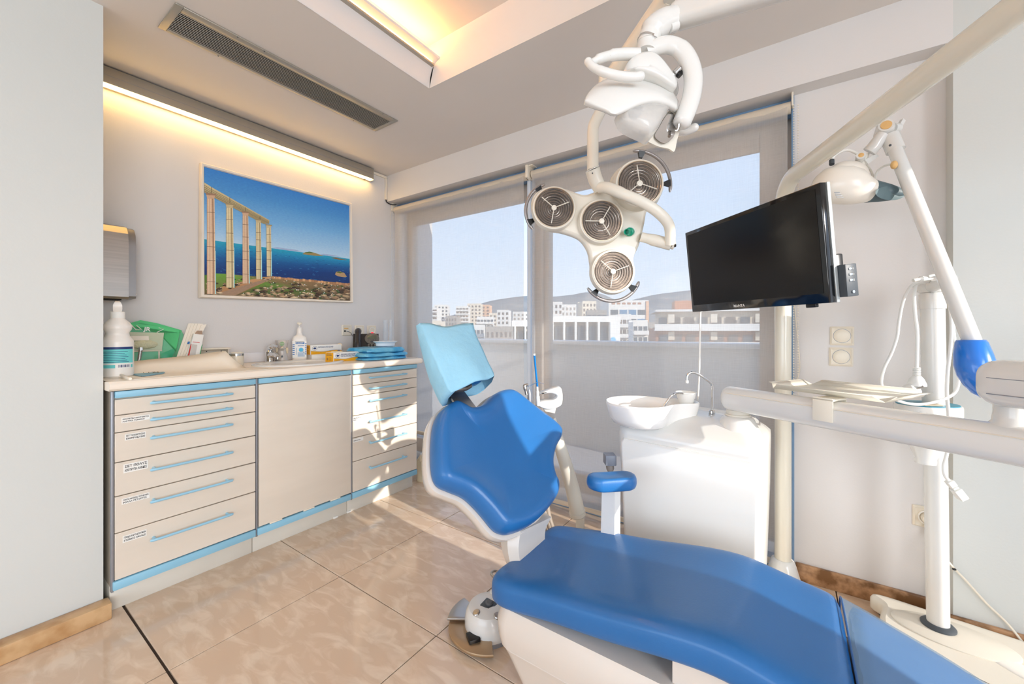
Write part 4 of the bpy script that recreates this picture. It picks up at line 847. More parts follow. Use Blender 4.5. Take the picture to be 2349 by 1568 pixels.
MB().tube(smooth([X_(311, 843, -2.57), X_(318, 828, -2.575), X_(321, 812, -2.58), X_(323, 800, -2.58)], 6), [.006]*8+[.007]*11, 12).build('tube', W['steel'], t); MB().lathe([(.009, 0), (.0085, .014)], X_(323, 803, -2.58), (0, 0, 1), 14).build('ferrule', W['chrome'], t)
p = X_(325, 841, -2.52); t = thing('medicine_carton', 'small white medicine carton lying in front of the cream rack', 'box', (p.x, p.y, ZT)); m = rotz((p.x, p.y, ZT), .0)
MB(m).box((-.05, 0, 0), (0, .098, .033), .001).build('carton', W['card'], t); fm = m @ frame((.0003, 0, 0), (0, 1, 0), (0, 0, 1))
bars([(.002, .002, .022, .031)], fm, W['grey'], t, 'grey_end'); bars([(.035, .02, .068, .026)], fm, mat('soft_green_print', (150, 180, 150), .6), t, 'green_print'); bars([(.033, .004, .041, .007)], fm, W['red'], t, 'red_print')
bars([(.036+.011*i, .012, .043+.011*i, .015) for i in range(4)], fm, W['grey'], t, 'print_marks').__setitem__('kind', 'stuff')
# leaning envelopes and carton
for i in range(5):
    u = 398+i*6.2; t = thing('paper_envelope', 'cream paper envelope, number %s from the green bags in the leaning row' % ('one', 'two', 'three', 'four', 'five')[i], 'envelope', X_(u, 838, -2.56), 'leaning envelopes on the worktop')
    sheet('envelope', [(u, 838), (u+34+i*1.2, 742-(.5 if i < 4 else -3)), (u+43+i*2, 741+i*.5), (u+30, 785), (u+13, 838)], -2.585+i*.005, .10, W['paper'], t, .004)
t = thing('leaflet', 'white leaflet with a blue stamp leaning beside the envelopes', 'leaflet', X_(425, 838, -2.53))
sheet('leaflet', [(420, 837), (441, 770), (452, 765), (447, 784), (431, 836)], -2.55, .1, W['wpaper'], t, .002); sheet('stamp', [(431, 783), (436, 783), (434, 789), (429, 789)], -2.546, .1, W['pblue'], t)
t = thing('gauze_carton', 'white carton with red and green stripes leaning against the envelopes', 'box', X_(445, 836, -2.53))
sheet('carton', [(424, 836), (443, 765), (466, 768), (453, 834)], -2.545, .1, W['card'], t, .018); sheet('red_stripe', [(425.5, 836), (437.5, 790), (439.5, 788), (430.5, 835.5)], -2.5348, .1, W['red'], t); sheet('green_stripe', [(453.2, 833), (463.2, 790), (464.4, 790), (455.4, 833)], -2.5348, .1, W['green'], t)
sheet('red_line', [(442, 783.2), (458, 785), (458, 786), (442, 784.4)], -2.5348, .1, W['red'], t); sheet('text_block', [(431.5, 832), (441, 789), (452.5, 790.5), (445, 832)], -2.5346, .1, mat('grey_text', (204, 198, 190), .6), t)
sheet('open_flap', [(446, 766), (452, 758), (464, 758), (464, 766.5)], -2.56, .1, mat('brown_card', (168, 140, 118), .7), t)
# clear jars in the right rack
for i, (u, w_) in enumerate(((474, .016), (487, .022), (500, .018))):
    p = X_(u, 833, -2.60); t = thing('small_clear_jar', ('small clear jar nearest the striped carton', 'middle clear jar with a lid in the cream rack', 'small clear jar nearest the chrome-lidded jar')[i], 'jar', (p.x, p.y, ZT), 'clear jars in the cream rack')
    MB(M.Translation((p.x, p.y, ZT))).lathe([(w_, 0), (w_, .032), (w_*.8, .038), (w_*.8, .046), (.001, .047)], n=20).build('jar', clear('jar_plastic%d' % i, (226, 214, 200), .6, .15), t)
# ------------------------------------------------------------------ dental chair
ch = thing('dental_chair', 'blue vinyl dental chair on a white body, its foot end under a clear cover', 'chair', (-.35, 1.14, 0))
YF, YN = 1.365, .925
FAR = [(1310, 1195), (1400, 1204), (1500, 1222), (1600, 1233), (1700, 1250), (1750, 1270), (1800, 1297), (1920, 1345), (2050, 1420), (2150, 1476), (2250, 1540), (2300, 1572)]
fz = [on(u, v, 'y', YF) for u, v in FAR]
stx = [p.x for p in fz]
def zfar(x):
    if x <= stx[0]: return fz[0].z
    for a, b_ in zip(fz[:-1], fz[1:]):
        if a.x <= x <= b_.x: return a.z+(b_.z-a.z)*(x-a.x)/(b_.x-a.x)
    a, b_ = fz[-2], fz[-1]; return b_.z+(b_.z-a.z)*(x-b_.x)/(b_.x-a.x)
def seat_ring(x, th=.105, k=1., lift=0., grow=0., low=None):
    # closed section across the chair: bottom, rounded sides, dished top; k shrinks it towards the middle for the rounded ends
    z1 = sum(zfar(x+d) for d in (-.05, -.025, 0, .025, .05))/5+lift; z0 = z1-th if low is None else low; yc = (YF+YN)/2; w = (YF-YN)/2+grow; pts = []
    dish = .018 if x < -.15 else max(.004, .018-(x+.15)*.05)
    for i in range(40):
        a = 2*pi*i/40; cy, sz = cos(a), sin(a)
        y = math.copysign(abs(cy)**.42, cy); z = math.copysign(abs(sz)**.55, sz)
        zz = (z0+z1)/2+z*(z1-z0)/2
        if z > 0: zz -= dish*(1-min(1, abs(y)*1.08)**2.2)*z
        pts.append(V((x, yc+y*w*k, z0+(zz-z0)*(.35+.65*k) if k < 1 else zz)))
    return pts
xs0 = stx[0]-.06
xseam = on(1930, 1350, 'y', YF).x
st = [(xs0-.006, .80), (xs0, .88), (xs0+.015, .945), (xs0+.04, .985)]+[(xs0+.07+i*(xseam-xs0-.07)/26, 1.) for i in range(27)]
MB().loft([seat_ring(x, k=k) for x, k in st]).build('seat_cushion', W['blue'], ch, sharp=80, sub=1)
xe = xseam+.72
MB().loft([seat_ring(xseam+.002+(xe-xseam)*i/20) for i in range(21)]).build('leg_cushion', W['blue'], ch, sharp=80, sub=1)
cov = clear('clear_vinyl_cover', (140, 178, 212), .68, .22)
MB().loft([seat_ring(xseam-.002+(xe+.01-xseam)*i/20, .108, lift=.003, grow=.004) for i in range(21)], cap=False).build('clear_cover', cov, ch, sharp=80, label='clear plastic sleeve over the foot end')
MB().tube([p for p in seat_ring(xseam-.003, .11, lift=.003, grow=.005)], .0022, 6, loop=True).build('cover_seam', mat('dark_blue_seam', (36, 84, 140), .5), ch)
# white body
def body_ring(z, x0, x1, y0, y1, r=.05): return [V((x, y, z)) for x, y in [((x0+x1)/2+p[0], (y0+y1)/2+p[1]) for p in rrect(x1-x0, y1-y0, r, 6)]]
zb0 = fz[0].z-.10
W['shell'] = mat('white_chair_shell', (212, 204, 195), .22, var=.01, coat=.4)
MB().loft([body_ring(.0, xs0+.12, .12, YN+.04, YF-.04), body_ring(.06, xs0+.10, .14, YN+.03, YF-.03), body_ring(zb0-.115, xs0+.045, .16, YN+.012, YF-.012), body_ring(zb0-.095, xs0+.035, .16, YN+.006, YF-.006), body_ring(zb0-.085, xs0+.035, .16, YN+.010, YF-.010)]).build('base_body', W['shell'], ch)
MB().loft([body_ring(zb0-.088, xs0+.03, -.22, YN+.002, YF-.002), body_ring(zb0-.06, xs0+.024, -.20, YN-.002, YF+.002), body_ring(zb0-.02, xs0+.022, -.18, YN-.004, YF+.004), body_ring(zb0+.02, xs0+.03, -.16, YN+.01, YF-.01)]).build('side_shell', W['shell'], ch)
MB().loft([[V((x, y, z)) for y, z in ((YN+.03, zfar(x)-.10), (YN+.03, zfar(x)-.16), (YF-.03, zfar(x)-.16), (YF-.03, zfar(x)-.10))] for x in [-.22+.03*i for i in range(26)]]).build('leg_frame', W['shell'], ch)
# backrest
rec, byaw = rad(39), rad(-7)
BU = V((-sin(rec)*cos(byaw), -sin(rec)*sin(byaw), cos(rec))); BW = V((-sin(byaw), cos(byaw), 0)); BN = BW.cross(BU).normalized()
if BN.x < 0: BN = -BN
BP = V((-.845, 1.10, .685)); BM = frame(BP, BW, BU)
bsgn = 1 if (BM.to_3x3() @ V((0, 0, 1))).dot(BN) > 0 else -1
BO = [(1030, 925), (1048, 913), (1070, 922), (1085, 929), (1110, 922), (1135, 900), (1160, 889), (1185, 893), (1230, 928), (1270, 958), (1291, 980), (1293, 998), (1281, 1022), (1274, 1055), (1279, 1085), (1287, 1105), (1285, 1130), (1262, 1165), (1228, 1196), (1190, 1212), (1168, 1210), (1150, 1198), (1120, 1162), (1085, 1128), (1050, 1112), (1022, 1098), (1009, 1070), (1005, 1020), (1008, 965), (1017, 938)]
inv = BM.inverted()
ol = smooth([inv @ onp(u, v, BP, BN) for u, v in BO], 5, True)
def inset(ol_, d):
    c = []; k = len(ol_)
    for i in range(k):
        t_ = (ol_[(i+2) % k]-ol_[i-2]).normalized(); n_ = V((-t_.y, t_.x, 0)); c.append(ol_[i]+n_*d)
    return c
area = sum(ol[i].x*ol[(i+1) % len(ol)].y-ol[(i+1) % len(ol)].x*ol[i].y for i in range(len(ol)))
sg = 1 if area > 0 else -1
cxy = sum(ol, V())/len(ol)
def bring(d, z, k=1.):
    out = []
    for p in inset(ol, sg*d):
        q = p-cxy; r = q.length; e = .20/sqrt((q.x/r*.85)**2+(q.y/r)**2); rr = r*k+(e-r)*k*(1-k)*1.5 if k < 1 else r
        out.append(BM @ V((cxy.x+q.x/r*rr, cxy.y+q.y/r*rr, bsgn*z)))
    return out
rings = [bring(.012, -.075), bring(.002, -.062), bring(-.002, -.045), bring(0, -.02), bring(.005, -.004), bring(.014, .006), bring(.026, .010), bring(.040, .008), bring(.045, .001, .9), bring(.045, -.006, .78), bring(.045, -.011, .62), bring(.045, -.014, .45), bring(.045, -.016, .28), bring(.045, -.0165, .14), bring(.045, -.0166, .05)]
MB().loft(rings).build('backrest_cushion', W['blue'], ch, sharp=80, sub=1)
srings = [bring(.05, -.125), bring(.02, -.118), bring(-.006, -.10), bring(-.010, -.080), bring(-.009, -.066), bring(.004, -.063)]
MB().loft(srings).build('backrest_shell', W['shell'], ch, sharp=60)
# arm that carries the backrest
pl = [(1167, 1212, 1.33), (1164, 1250, 1.31), (1170, 1290, 1.28), (1185, 1330, 1.25)]; pr_ = [(1262, 1185, 1.42), (1248, 1216, 1.42), (1250, 1262, 1.40), (1262, 1300, 1.36)]
L_ = smooth([Q(*p) for p in pl], 5); R_ = smooth([Q(*p) for p in pr_], 5); bk = V((-.05, .03, 0))
MB().loft([[a, a+(b_-a)*.18+V((.03, -.02, 0)), b_+V((.005, 0, 0)), b_+bk, a+bk] for a, b_ in zip(L_, R_)]).build('backrest_arm', W['shell'], ch, sharp=25)
# headrest
hp = [(1052, 893, 1.42), (1075, 912, 1.42)]
s0, s1 = Q(1040, 885, 1.47), Q(1078, 935, 1.44)
stem = MB().loft([[s0+BW*-.035-BN*.004, s0+BW*.035-BN*.004, s0+BW*.035-BN*.012, s0+BW*-.035-BN*.012], [s1+BW*-.04-BN*.01, s1+BW*.04-BN*.01, s1+BW*.04-BN*.018, s1+BW*-.04-BN*.018], [s1+(s1-s0)*.15-BN*.03+BW*-.04-BN*.02, s1+(s1-s0)*.15-BN*.03+BW*.04-BN*.02, s1+(s1-s0)*.15-BN*.03+BW*.04-BN*.028, s1+(s1-s0)*.15-BN*.03+BW*-.04-BN*.028]])
stem.build('headrest_stem', W['steel'], ch, sharp=30)
MB().tube(smooth([Q(1012, 868, 1.45), Q(1020, 886, 1.43), Q(1040, 893, 1.42), Q(1066, 890, 1.44), Q(1078, 884, 1.47)], 6), .010, 10).build('headrest_bracket', mat('dark_steel_bracket', (120, 112, 104), .35, .8), ch)
HPL = V(Q(1045, 820, 1.50)); hn = (BN*.9+V((0, -.25, .05))).normalized()
HO = [(985, 765), (1070, 765), (1105, 830), (1112, 862), (1070, 872), (1030, 880), (1008, 850), (992, 800)]
ho = smooth([onp(u, v, HPL, hn) for u, v in HO], 4, True); hc = sum(ho, V())/len(ho)
MB().loft([[hc+(p-hc)*k-hn*z for p in ho] for k, z in ((.8, .07), (.95, .062), (1, .04), (.97, .015), (.8, .004), (.4, 0))]).build('headrest_cushion', W['blue'], ch, sharp=80)
# pale blue paper sleeve over the headrest: an open flat bag, front sheet and back sheet
hcv = thing('headrest_cover', 'pale blue paper sleeve slipped over the headrest', 'cover', HPL)
W['sleeve'] = mat('pale_blue_paper', (150, 202, 226), .7, var=.04, scale=4, bump=.5, bscale=25)
LFT = [(962, 745), (971, 775), (990, 822), (1012, 870), (1030, 902), (1043, 899)]
TOP = [(962, 745), (985, 746), (1010, 753), (1030, 753), (1055, 747), (1083, 745)]
RGT = [(1083, 745), (1090, 772), (1104, 800), (1118, 832), (1129, 855), (1131, 866)]
BOT = [(1040, 900), (1060, 893), (1084, 884), (1104, 879), (1120, 872), (1131, 866)]
def coons(n=12, bulge=.02, off=.0):
    S_ = lambda c: [smooth([(u, v, 0) for u, v in c], 6)[int(round(i*(6*(len(c)-1))/n))] for i in range(n+1)]
    l, r, t_, b_ = S_(LFT), S_(RGT), S_(TOP), S_(BOT); rows = []
    for i in range(n+1):
        row = []
        for j in range(n+1):
            a, c = i/n, j/n
            p = l[i]*(1-c)+r[i]*c+t_[j]*(1-a)+b_[j]*a-(t_[0]*(1-a)*(1-c)+t_[n]*(1-a)*c+b_[0]*a*(1-c)+b_[n]*a*c)
            q = onp(p.x, p.y, HPL, hn); q += hn*(off+bulge*sin(pi*a*.85+.1)*sin(pi*c)+.006*sin(9*c+4*a)*a); row.append(q)
        rows.append(row)
    return rows
front_ = coons(12, .022, .012)
MB().patch(front_).build('front_sheet', W['sleeve'], hcv, solid=.0008, sharp=80)
bkr = [[p-hn*(.085*(.25+.75*min(1, i/6))) + (V((-.004, 0, 0))) for p in row] for i, row in enumerate(coons(12, -.01, .0))]
MB().patch(bkr).build('back_sheet', W['sleeve'], hcv, solid=.0008, sharp=80)
MB().patch([[front_[i][0] for i in range(13)], [(front_[i][0]+bkr[i][0])/2+BW*-.012 for i in range(13)], [bkr[i][0] for i in range(13)]]).build('side_fold', W['sleeve'], hcv, sharp=80)
MB().patch([[front_[i][12] for i in range(13)], [(front_[i][12]+bkr[i][12])/2+BW*.012 for i in range(13)], [bkr[i][12] for i in range(13)]]).build('side_fold', W['sleeve'], hcv, sharp=80)
# armrest behind the seat
W['armpost'] = mat('white_armrest_post', (228, 226, 222), .25, coat=.3)
at_ = Q(1402, 1108, 1.40)
ab = Q(1400, 1235, 1.40); po_ = [(-.026, -.02), (.022, -.024), (.03, .01), (-.02, .022)]
MB().loft([[V((ab.x+x*1.15, ab.y+y*1.15, ab.z-.12)) for x, y in po_], [V((ab.x+x*1.05, ab.y+y, ab.z)) for x, y in po_], [V((at_.x+x, at_.y+y, at_.z-.012)) for x, y in po_]]).build('armrest_post', W['armpost'], ch, sharp=25)
am = facing(1402, 1100, 1.40); ax = rrect(.178, .085, .042, 8)
AO = V((at_.x, at_.y, at_.z)); ad = (RX*.97+FW*.15).normalized(); aw = ZU.cross(ad)
apr = lambda k, z, e=0: [AO+ad*(x*k)+aw*(y*k-(.012*cos(x*14) if 1 else 0))+ZU*(z+e*(abs(x)/.09)**2) for x, y in ax]
MB().loft([apr(.82, -.014), apr(.96, -.010), apr(1.0, .004), apr(1.0, .018), apr(.95, .029, .002), apr(.80, .033, .003), apr(.4, .031), apr(.1, .030)]).build('armrest_pad', W['blue'], ch, sharp=80, sub=1)
# foot control on the floor
fo = on(1118, 1468, 'z', 0); fo = V((fo.x-.025, fo.y+.045, 0)); FR = rotz(fo, towards(fo)+.35)
fc_ = thing('foot_control', 'white foot control with steel buttons and a curved pedal on the floor beside the chair', 'foot control', fo)
fr_ = lambda r, z, sx=1.: [V((x*sx, y, z)) for x, y in circ(r, 32)]
MB(FR).loft([fr_(.088, 0), fr_(.091, .006), fr_(.091, .05), fr_(.086, .075), fr_(.076, .09), fr_(.05, .098), fr_(.01, .10)]).build('housing', W['white'], fc_)
MB(FR).lathe([(.093, 0), (.0935, .012), (.0915, .013)], n=40).build('rubber_skirt', W['grey'], fc_)
tp = FR @ M.Translation((.008, -.005, .097)) @ M.Rotation(rad(6), 4, 'Y') @ M.Rotation(rad(35), 4, 'Z')
MB(tp).box((-.026, -.022, -.004), (.026, .022, .004), .003).build('joystick_plate', W['dgrey'], fc_); MB(tp).lathe([(.013, .004), (.014, .010), (.010, .014), (.001, .0145)], n=20).build('joystick', mat('mid_grey_rubber', (92, 94, 98), .6), fc_)
for a, r in ((-68, .062), (60, .062), (4, .066)): 
    q = V((r*cos(rad(a)), r*sin(rad(a)), .089)); MB(FR).lathe([(.0135, -.006), (.0135, .006), (.011, .009), (.001, .0095)], q, (cos(rad(a))*.3, sin(rad(a))*.3, 1), 20).build('button', W['steel'], fc_)
q = FR @ V((-.05, .035, .096)); MB().lathe([(.013, -.004), (.013, .006), (.001, .0065)], q, (0, 0, 1), 20).build('label_button', W['wpaper'], fc_, label='white button with a green mark'); MB().box(q+V((-.007, -.002, .0066)), q+V((.006, .001, .0072))).build('green_mark', W['green'], fc_)
W['bronze'] = mat('bronze_steel', (172, 146, 116), .35, .7)
arc = []
a0_, a1_ = (-15, -118) if True else (0, 0)
ri, ro = .086, .150
out_ = [(ro*cos(rad(a)), ro*sin(rad(a))) for a in [a0_+(a1_-a0_)*k/14 for k in range(15)]]+[(ri*cos(rad(a)), ri*sin(rad(a))) for a in [a1_+(a0_-a1_)*k/14 for k in range(15)]]
MB(FR).prism(out_, M.Translation((0, 0, .016)), .012, .004).build('pedal', W['bronze'], fc_)
out_ = [(.155*cos(rad(a)), .155*sin(rad(a))) for a in range(-160, -106, 6)]+[(.082*cos(rad(a)), .082*sin(rad(a))) for a in range(-110, -164, -6)]
MB(FR).prism(out_, M.Translation((0, 0, .034)), .010, .004).build('side_lever', W['steel'], fc_)
MB(FR).box((.03, -.10, .012), (.075, -.06, .04), .002).build('pedal_slot', W['black'], fc_)
MB().tube(smooth([Q(1165, 1333, 1.30), Q(1143, 1330, 1.34), Q(1127, 1316, 1.40), Q(1136, 1309, 1.44), Q(1162, 1318, 1.42), Q(1180, 1330, 1.36)], 6), .0045, 8).build('carry_hook', W['steel'], fc_)
# ------------------------------------------------------------------ spittoon unit
su = thing('spittoon_unit', 'white spittoon unit with ceramic bowl between the chair and the blinds', 'dental unit', (-.32, 1.72, 0))
YS = 1.545
xl, xr = on(1412, 1000, 'y', YS).x, -.068
def plan(z, x0, x1, y0, y1, r=.05, tilt=0.): return [V((x, y, z+tilt*(x-x0))) for x, y in [((x0+x1)/2+p[0], (y0+y1)/2+p[1]) for p in rrect(x1-x0, y1-y0, r, 7)]]
zt = on(1412, 975, 'y', YS).z; zt2 = on(1735, 1032, 'y', YS).z; tl_ = (zt2-zt)/(xr-xl)
MB().loft([plan(0, xl+.03, xr-.012, YS+.02, 1.98), plan(.08, xl+.03, xr-.012, YS+.012, 1.98), plan(.45, xl+.012, xr, YS+.002, 1.99), plan(zt-.03, xl, xr+.004, YS, 1.99, tilt=tl_), plan(zt-.008, xl+.002, xr+.002, YS+.003, 1.985, tilt=tl_), plan(zt+.006, xl+.012, xr-.012, YS+.02, 1.97, .05, tl_), plan(zt+.018, xl+.03, xr-.03, YS+.05, 1.95, .05, tl_*.8), plan(zt+.034, xl+.10, xr-.05, YS+.09, 1.93, .05, tl_*.4), plan(zt+.045, xl+.15, xr-.09, YS+.13, 1.90, .04)]).build('body', W['white'], su, sharp=50)
bx = [V((x, y, z)) for x, y, z in ((xl+.04, YS-.004, .06), (xr-.03, YS-.004, .06), (xr-.012, YS-.004, zt2-.05), (xl+.02, YS-.004, zt-.045))]
MB().loft([plan(.03, xl+.05, xr-.03, YS-.001, YS+.03, .012), plan(.35, xl+.032, xr-.02, YS-.010, YS+.03, .012), plan(zt-.06, xl+.022, xr-.012, YS-.012, YS+.03, .012, tl_), plan(zt-.045, xl+.03, xr-.02, YS-.006, YS+.03, .012, tl_)]).build('front_panel', W['white'], su, sharp=40)
# neck and pivot for the swing arm
pv = Q(1692, 950, 1.475); 
MB().loft([[V((pv.x+x*1.0, pv.y+y, z)) for x, y in circ(r, 32)] for r, z in ((.086, zt2-.03), (.088, zt2+.002), (.080, zt2+.02), (.064, pv.z-.035), (.053, pv.z-.012), (.045, pv.z-.006), (.040, pv.z-.004))]).build('neck', W['white'], su, sharp=60)
MB().lathe([(.042, -.004), (.042, .002), (.037, .003), (.037, .017), (.034, .019)], pv, (0, 0, 1), 32).build('pivot_ring', W['cream'], su)
# ceramic bowl with cup shelf
bc = Q(1470, 922, 1.60); BL = frame(bc, RX, FW)
bo = smooth([(-.137, 0), (-.118, .07), (-.06, .122), (.02, .134), (.09, .105), (.13, .070), (.18, .062), (.215, .048), (.228, .012), (.222, -.03), (.19, -.052), (.135, -.060), (.09, -.085), (.045, -.122), (-.02, -.137), (-.085, -.112), (-.128, -.055)], 4, True)
bcn = V((0, 0, 0))
def bowlring(k, z, d=0., sel=False):
    o = [];
    for p in bo:
        q = V((p.x, p.y, 0)); o.append(BL @ V((q.x*k+(1-k)*.03, q.y*k, z)))
    return o
rr = [bowlring(.70, -.088), bowlring(.84, -.078), bowlring(.93, -.055), bowlring(.98, -.022), bowlring(1.0, -.006), bowlring(1.0, .0), bowlring(.985, .004), bowlring(.95, .001), bowlring(.92, -.012), bowlring(.84, -.032), bowlring(.60, -.042), bowlring(.2, -.046)]
MB().loft(rr).build('bowl', mat('white_ceramic', (240, 238, 234), .1, var=.005, coat=.5), su, sharp=60)
MB().lathe([(.018, 0), (.018, .003), (.001, .003)], BL @ V((-.01, 0, -.045)), (0, 0, 1), 20).build('drain', W['chrome'], su)
cp = [Q(1633, 946, 1.60), Q(1634, 925, 1.60), Q(1634, 893, 1.60), Q(1633, 882, 1.60), Q(1625, 873, 1.60), Q(1604, 859, 1.60), Q(1592, 853.5, 1.60), Q(1582, 855, 1.60), Q(1577, 862, 1.60), Q(1576, 874, 1.60)]
MB().tube(smooth(cp, 6), .0052, 12).build('cup_tap', W['chrome'], su); MB().lathe([(.011, -.006), (.011, .004), (.007, .008)], Q(1633, 944, 1.60), (0, 0, 1), 18).build('tap_collar', W['chrome'], su)
MB().tube([V(Q(1576, 872, 1.60)), V(Q(1576, 878, 1.60))], .0058, 12).build('tap_tip', W['wpaper'], su)
MB().tube(smooth([Q(1523, 931, 1.55), Q(1534, 915, 1.55), Q(1543, 905, 1.55), Q(1556, 901, 1.56), Q(1566, 902, 1.57)], 6), .0042, 10).build('rinse_pipe', W['chrome'], su)
cup = thing('plastic_cup', 'white plastic cup on the spittoon shelf', 'cup', Q(1574, 931, 1.60)); cb = Q(1574, 931, 1.60)
MB().loft([[V((cb.x+x, cb.y+y, cb.z+z)) for x, y in circ(r, 28)] for r, z in ((.024, 0), (.026, .004), (.031, .030), (.033, .032), (.037, .053), (.0395, .055), (.039, .057), (.035, .055), (.030, .03), (.023, .004), (.002, .003))]).build('cup', W['wpaper'], cup)
# grey coupling on the left side
g0 = Q(1398, 1052, 1.64)
MB(frame(g0, RX, ZU)).box((-.022, -.02, -.02), (.022, .022, .03), .004).build('coupling', mat('blue_grey_plastic', (128, 134, 146), .45), su); MB().tube(smooth([g0+V((0, 0, -.02)), g0+V((.004, 0, -.05)), g0+V((.008, 0, -.16))], 6), [.016]*6+[.011]*7, 14).build('hose', mat('grey_hose', (142, 134, 128), .5), su)
# swing arm that carries the tray
da = thing('swing_arm', 'long white oval swing arm reaching right from the spittoon unit', 'arm', pv)
A0, A1 = Q(1668, 908, 1.47), Q(2362, 1033, .845); A0.z = A1.z = (A0.z+A1.z)/2
ad_ = (A1-A0).normalized(); A1 = A1+ad_*.35; asd = ZU.cross(ad_).normalized()
def arm_ring(P, k=1.): return [P+asd*x*k+ZU*y*k for x, y in rrect(.066, .086, .032, 6)]
MB().loft([arm_ring(A0-ad_*.006, .72), arm_ring(A0-ad_*.002, .90), arm_ring(A0+ad_*.006, .985), arm_ring(A0+ad_*.014), arm_ring(A1)]).build('beam', W['white'], da, sharp=50)
MB().tube([A0+ad_*.02+asd*.0325+ZU*.022, A1+asd*.0325+ZU*.022], .0012, 6).build('side_groove', W['ivory'], da); MB().tube([A0+ad_*.02-asd*.0327+ZU*.022, A1-asd*.0327+ZU*.022], .0012, 6).build('side_groove', W['ivory'], da)
MB().lathe([(.030, 0), (.030, A0.z-.04-pv.z-.019)], pv+V((0, 0, .0195)), (0, 0, 1), 28).build('pivot_post', W['white'], da)
MB().loft([arm_ring(A0-ad_*.0085, .2), arm_ring(A0-ad_*.0085, .70), arm_ring(A0-ad_*.0055, .72)]).build('end_cap', W['cream'], da)
# upright on the arm with the instrument head leaving the frame
ub = Q(2318, 985, .88); ub.z = A0.z+.036
up_ = thing('instrument_module', 'white rounded instrument module on an upright at the right edge', 'instrument module', ub)
hz = EYE-(878-HY)/FPX*.86
MB().lathe([(.046, -.008), (.034, .004), (.028, .012), (.026, .03), (.026, hz-ub.z-.03), (.030, hz-ub.z-.028), (.030, hz-ub.z)], ub, (0, 0, 1), 28).build('upright', W['white'], up_)
hd = Q(2312, 878, .86); he = Q(2520, 925, .74); hdir = (he-hd); hdir.z = 0; hdir.normalize(); hs_ = ZU.cross(hdir)
def hring(P, k=1.): return [P+hs_*x*k+ZU*y*k for x, y in rrect(.10, .100, .036, 6)]
H0 = hd-hdir*.035
MB().loft([hring(H0, .55), hring(H0+hdir*.006, .78), hring(H0+hdir*.018, .93), hring(H0+hdir*.036, 1.), hring(H0+hdir*.42, 1.0)]).build('head_shell', W['white'], up_, sharp=60)
for z in (.012, -.022): MB().tube([H0+hdir*.03-hs_*.0497+ZU*z, H0+hdir*.42-hs_*.0502+ZU*z], .0009, 5).build('seam', W['grey'], up_)
# folded metal tray on a clip
ct = A0+ad_*((Q(1945, 900, 1.16)-A0).dot(ad_)); 
tr = thing('instrument_tray', 'cream folded metal tray clipped on the swing arm', 'tray', ct)
tz = A0.z+.052
tx = ad_; ty = asd
# tray corners found on its own level
def tp_(u, v, dz=0.): return on(u, v, 'z', tz+dz)
c1, c2, c3, c4 = tp_(1882, 883.5), tp_(2120, 912.5), tp_(2004, 919.5), tp_(1778, 886)
W['tray'] = mat('cream_tray_enamel', (236, 230, 214), .35, var=.01)
tc_ = (c1+c2+c3+c4)/4
def trect(kx, ky, z): return [tc_+tx*(x*kx)+ty*(y*ky)+ZU*z for x, y in ((-1, -1), (1, -1), (1, 1), (-1, 1))]
L2, W2 = .148, .115
fl_ = [tc_+tx*x+ty*y+ZU*(tz-tc_.z) for x, y in ((-L2, -W2), (L2, -W2), (L2, W2), (-L2, W2))]
MB().add(fl_, [(0, 1, 2, 3)]).build('tray_floor', W['tray'], tr, solid=.0016)
for i in range(4):
    a, b_ = fl_[i], fl_[(i+1) % 4]; o_ = ((a+b_)/2-tc_); o_.z = 0; o_.normalize(); e = (b_-a).normalized(); ln = (b_-a).length
    up1 = o_*.018+ZU*.016
    MB().add([a, b_, b_-e*.022+up1, a+e*.022+up1], [(0, 1, 2, 3)]).build('tray_wing', W['tray'], tr, solid=.0016)
    MB().add([a+e*.022+up1, b_-e*.022+up1, b_-e*.026+up1+o_*.012, a+e*.026+up1+o_*.012], [(0, 1, 2, 3)]).build('tray_lip', W['tray'], tr, solid=.0016)
kc = A0+ad_*((Q(1926, 930, 1.20)-A0).dot(ad_))
KM = frame(kc, ad_, ZU); kz = 1 if (KM.to_3x3() @ V((0, 0, 1))).dot(FW) < 0 else -1      # side of the arm that faces the chair
MB(KM).box((-.026, -.016, .0335*kz), (.026, .052, .037*kz), .001).build('clip_plate', W['tray'], tr)
MB(KM).box((-.026, .0445, -.034*kz), (.026, .050, .037*kz), .001).build('clip_top', W['tray'], tr)
MB(KM).box((-.026, .01, -.037*kz), (.026, .050, -.0335*kz), .001).build('clip_back', W['tray'], tr)
for f in (.1, .22): MB().lathe([(.003, 0), (.003, .002)], fl_[0]+(fl_[1]-fl_[0])*(.5+f)-ty*.012+ZU*.012, ty*1+ZU*.6, 10).build('tray_rivet', W['grey'], tr)
# ------------------------------------------------------------------ assistant's holder behind the backrest
ah = thing('suction_holder', 'white suction holder with blue tip behind the backrest', 'holder', Q(1330, 1195, 1.80))
PA = [Q(1262, 960, 1.74), Q(1290, 1040, 1.75), Q(1312, 1115, 1.76), Q(1325, 1178, 1.77)]
MB().tube(smooth(PA, 5), [.024+.010*i/15 for i in range(16)], 20).build('lower_arm', W['cream'], ah); MB().lathe([(.036, -.012), (.036, .004), (.03, .01)], PA[-1], PA[-1]-PA[-2], 24).build('arm_cap', W['cream'], ah)
MB().lathe([(.019, 0), (.019, .30)], V((Q(1331, 1190, 1.78).x, Q(1331, 1190, 1.78).y, Q(1331, 1190, 1.78).z-.29)), (0, 0, 1), 18).build('upright', W['cream'], ah)
hp_ = facing(1262, 915, 1.74); k = 1.74/FPX
px_ = lambda pts: [((u-1262)*k, (915-v)*k) for u, v in pts]
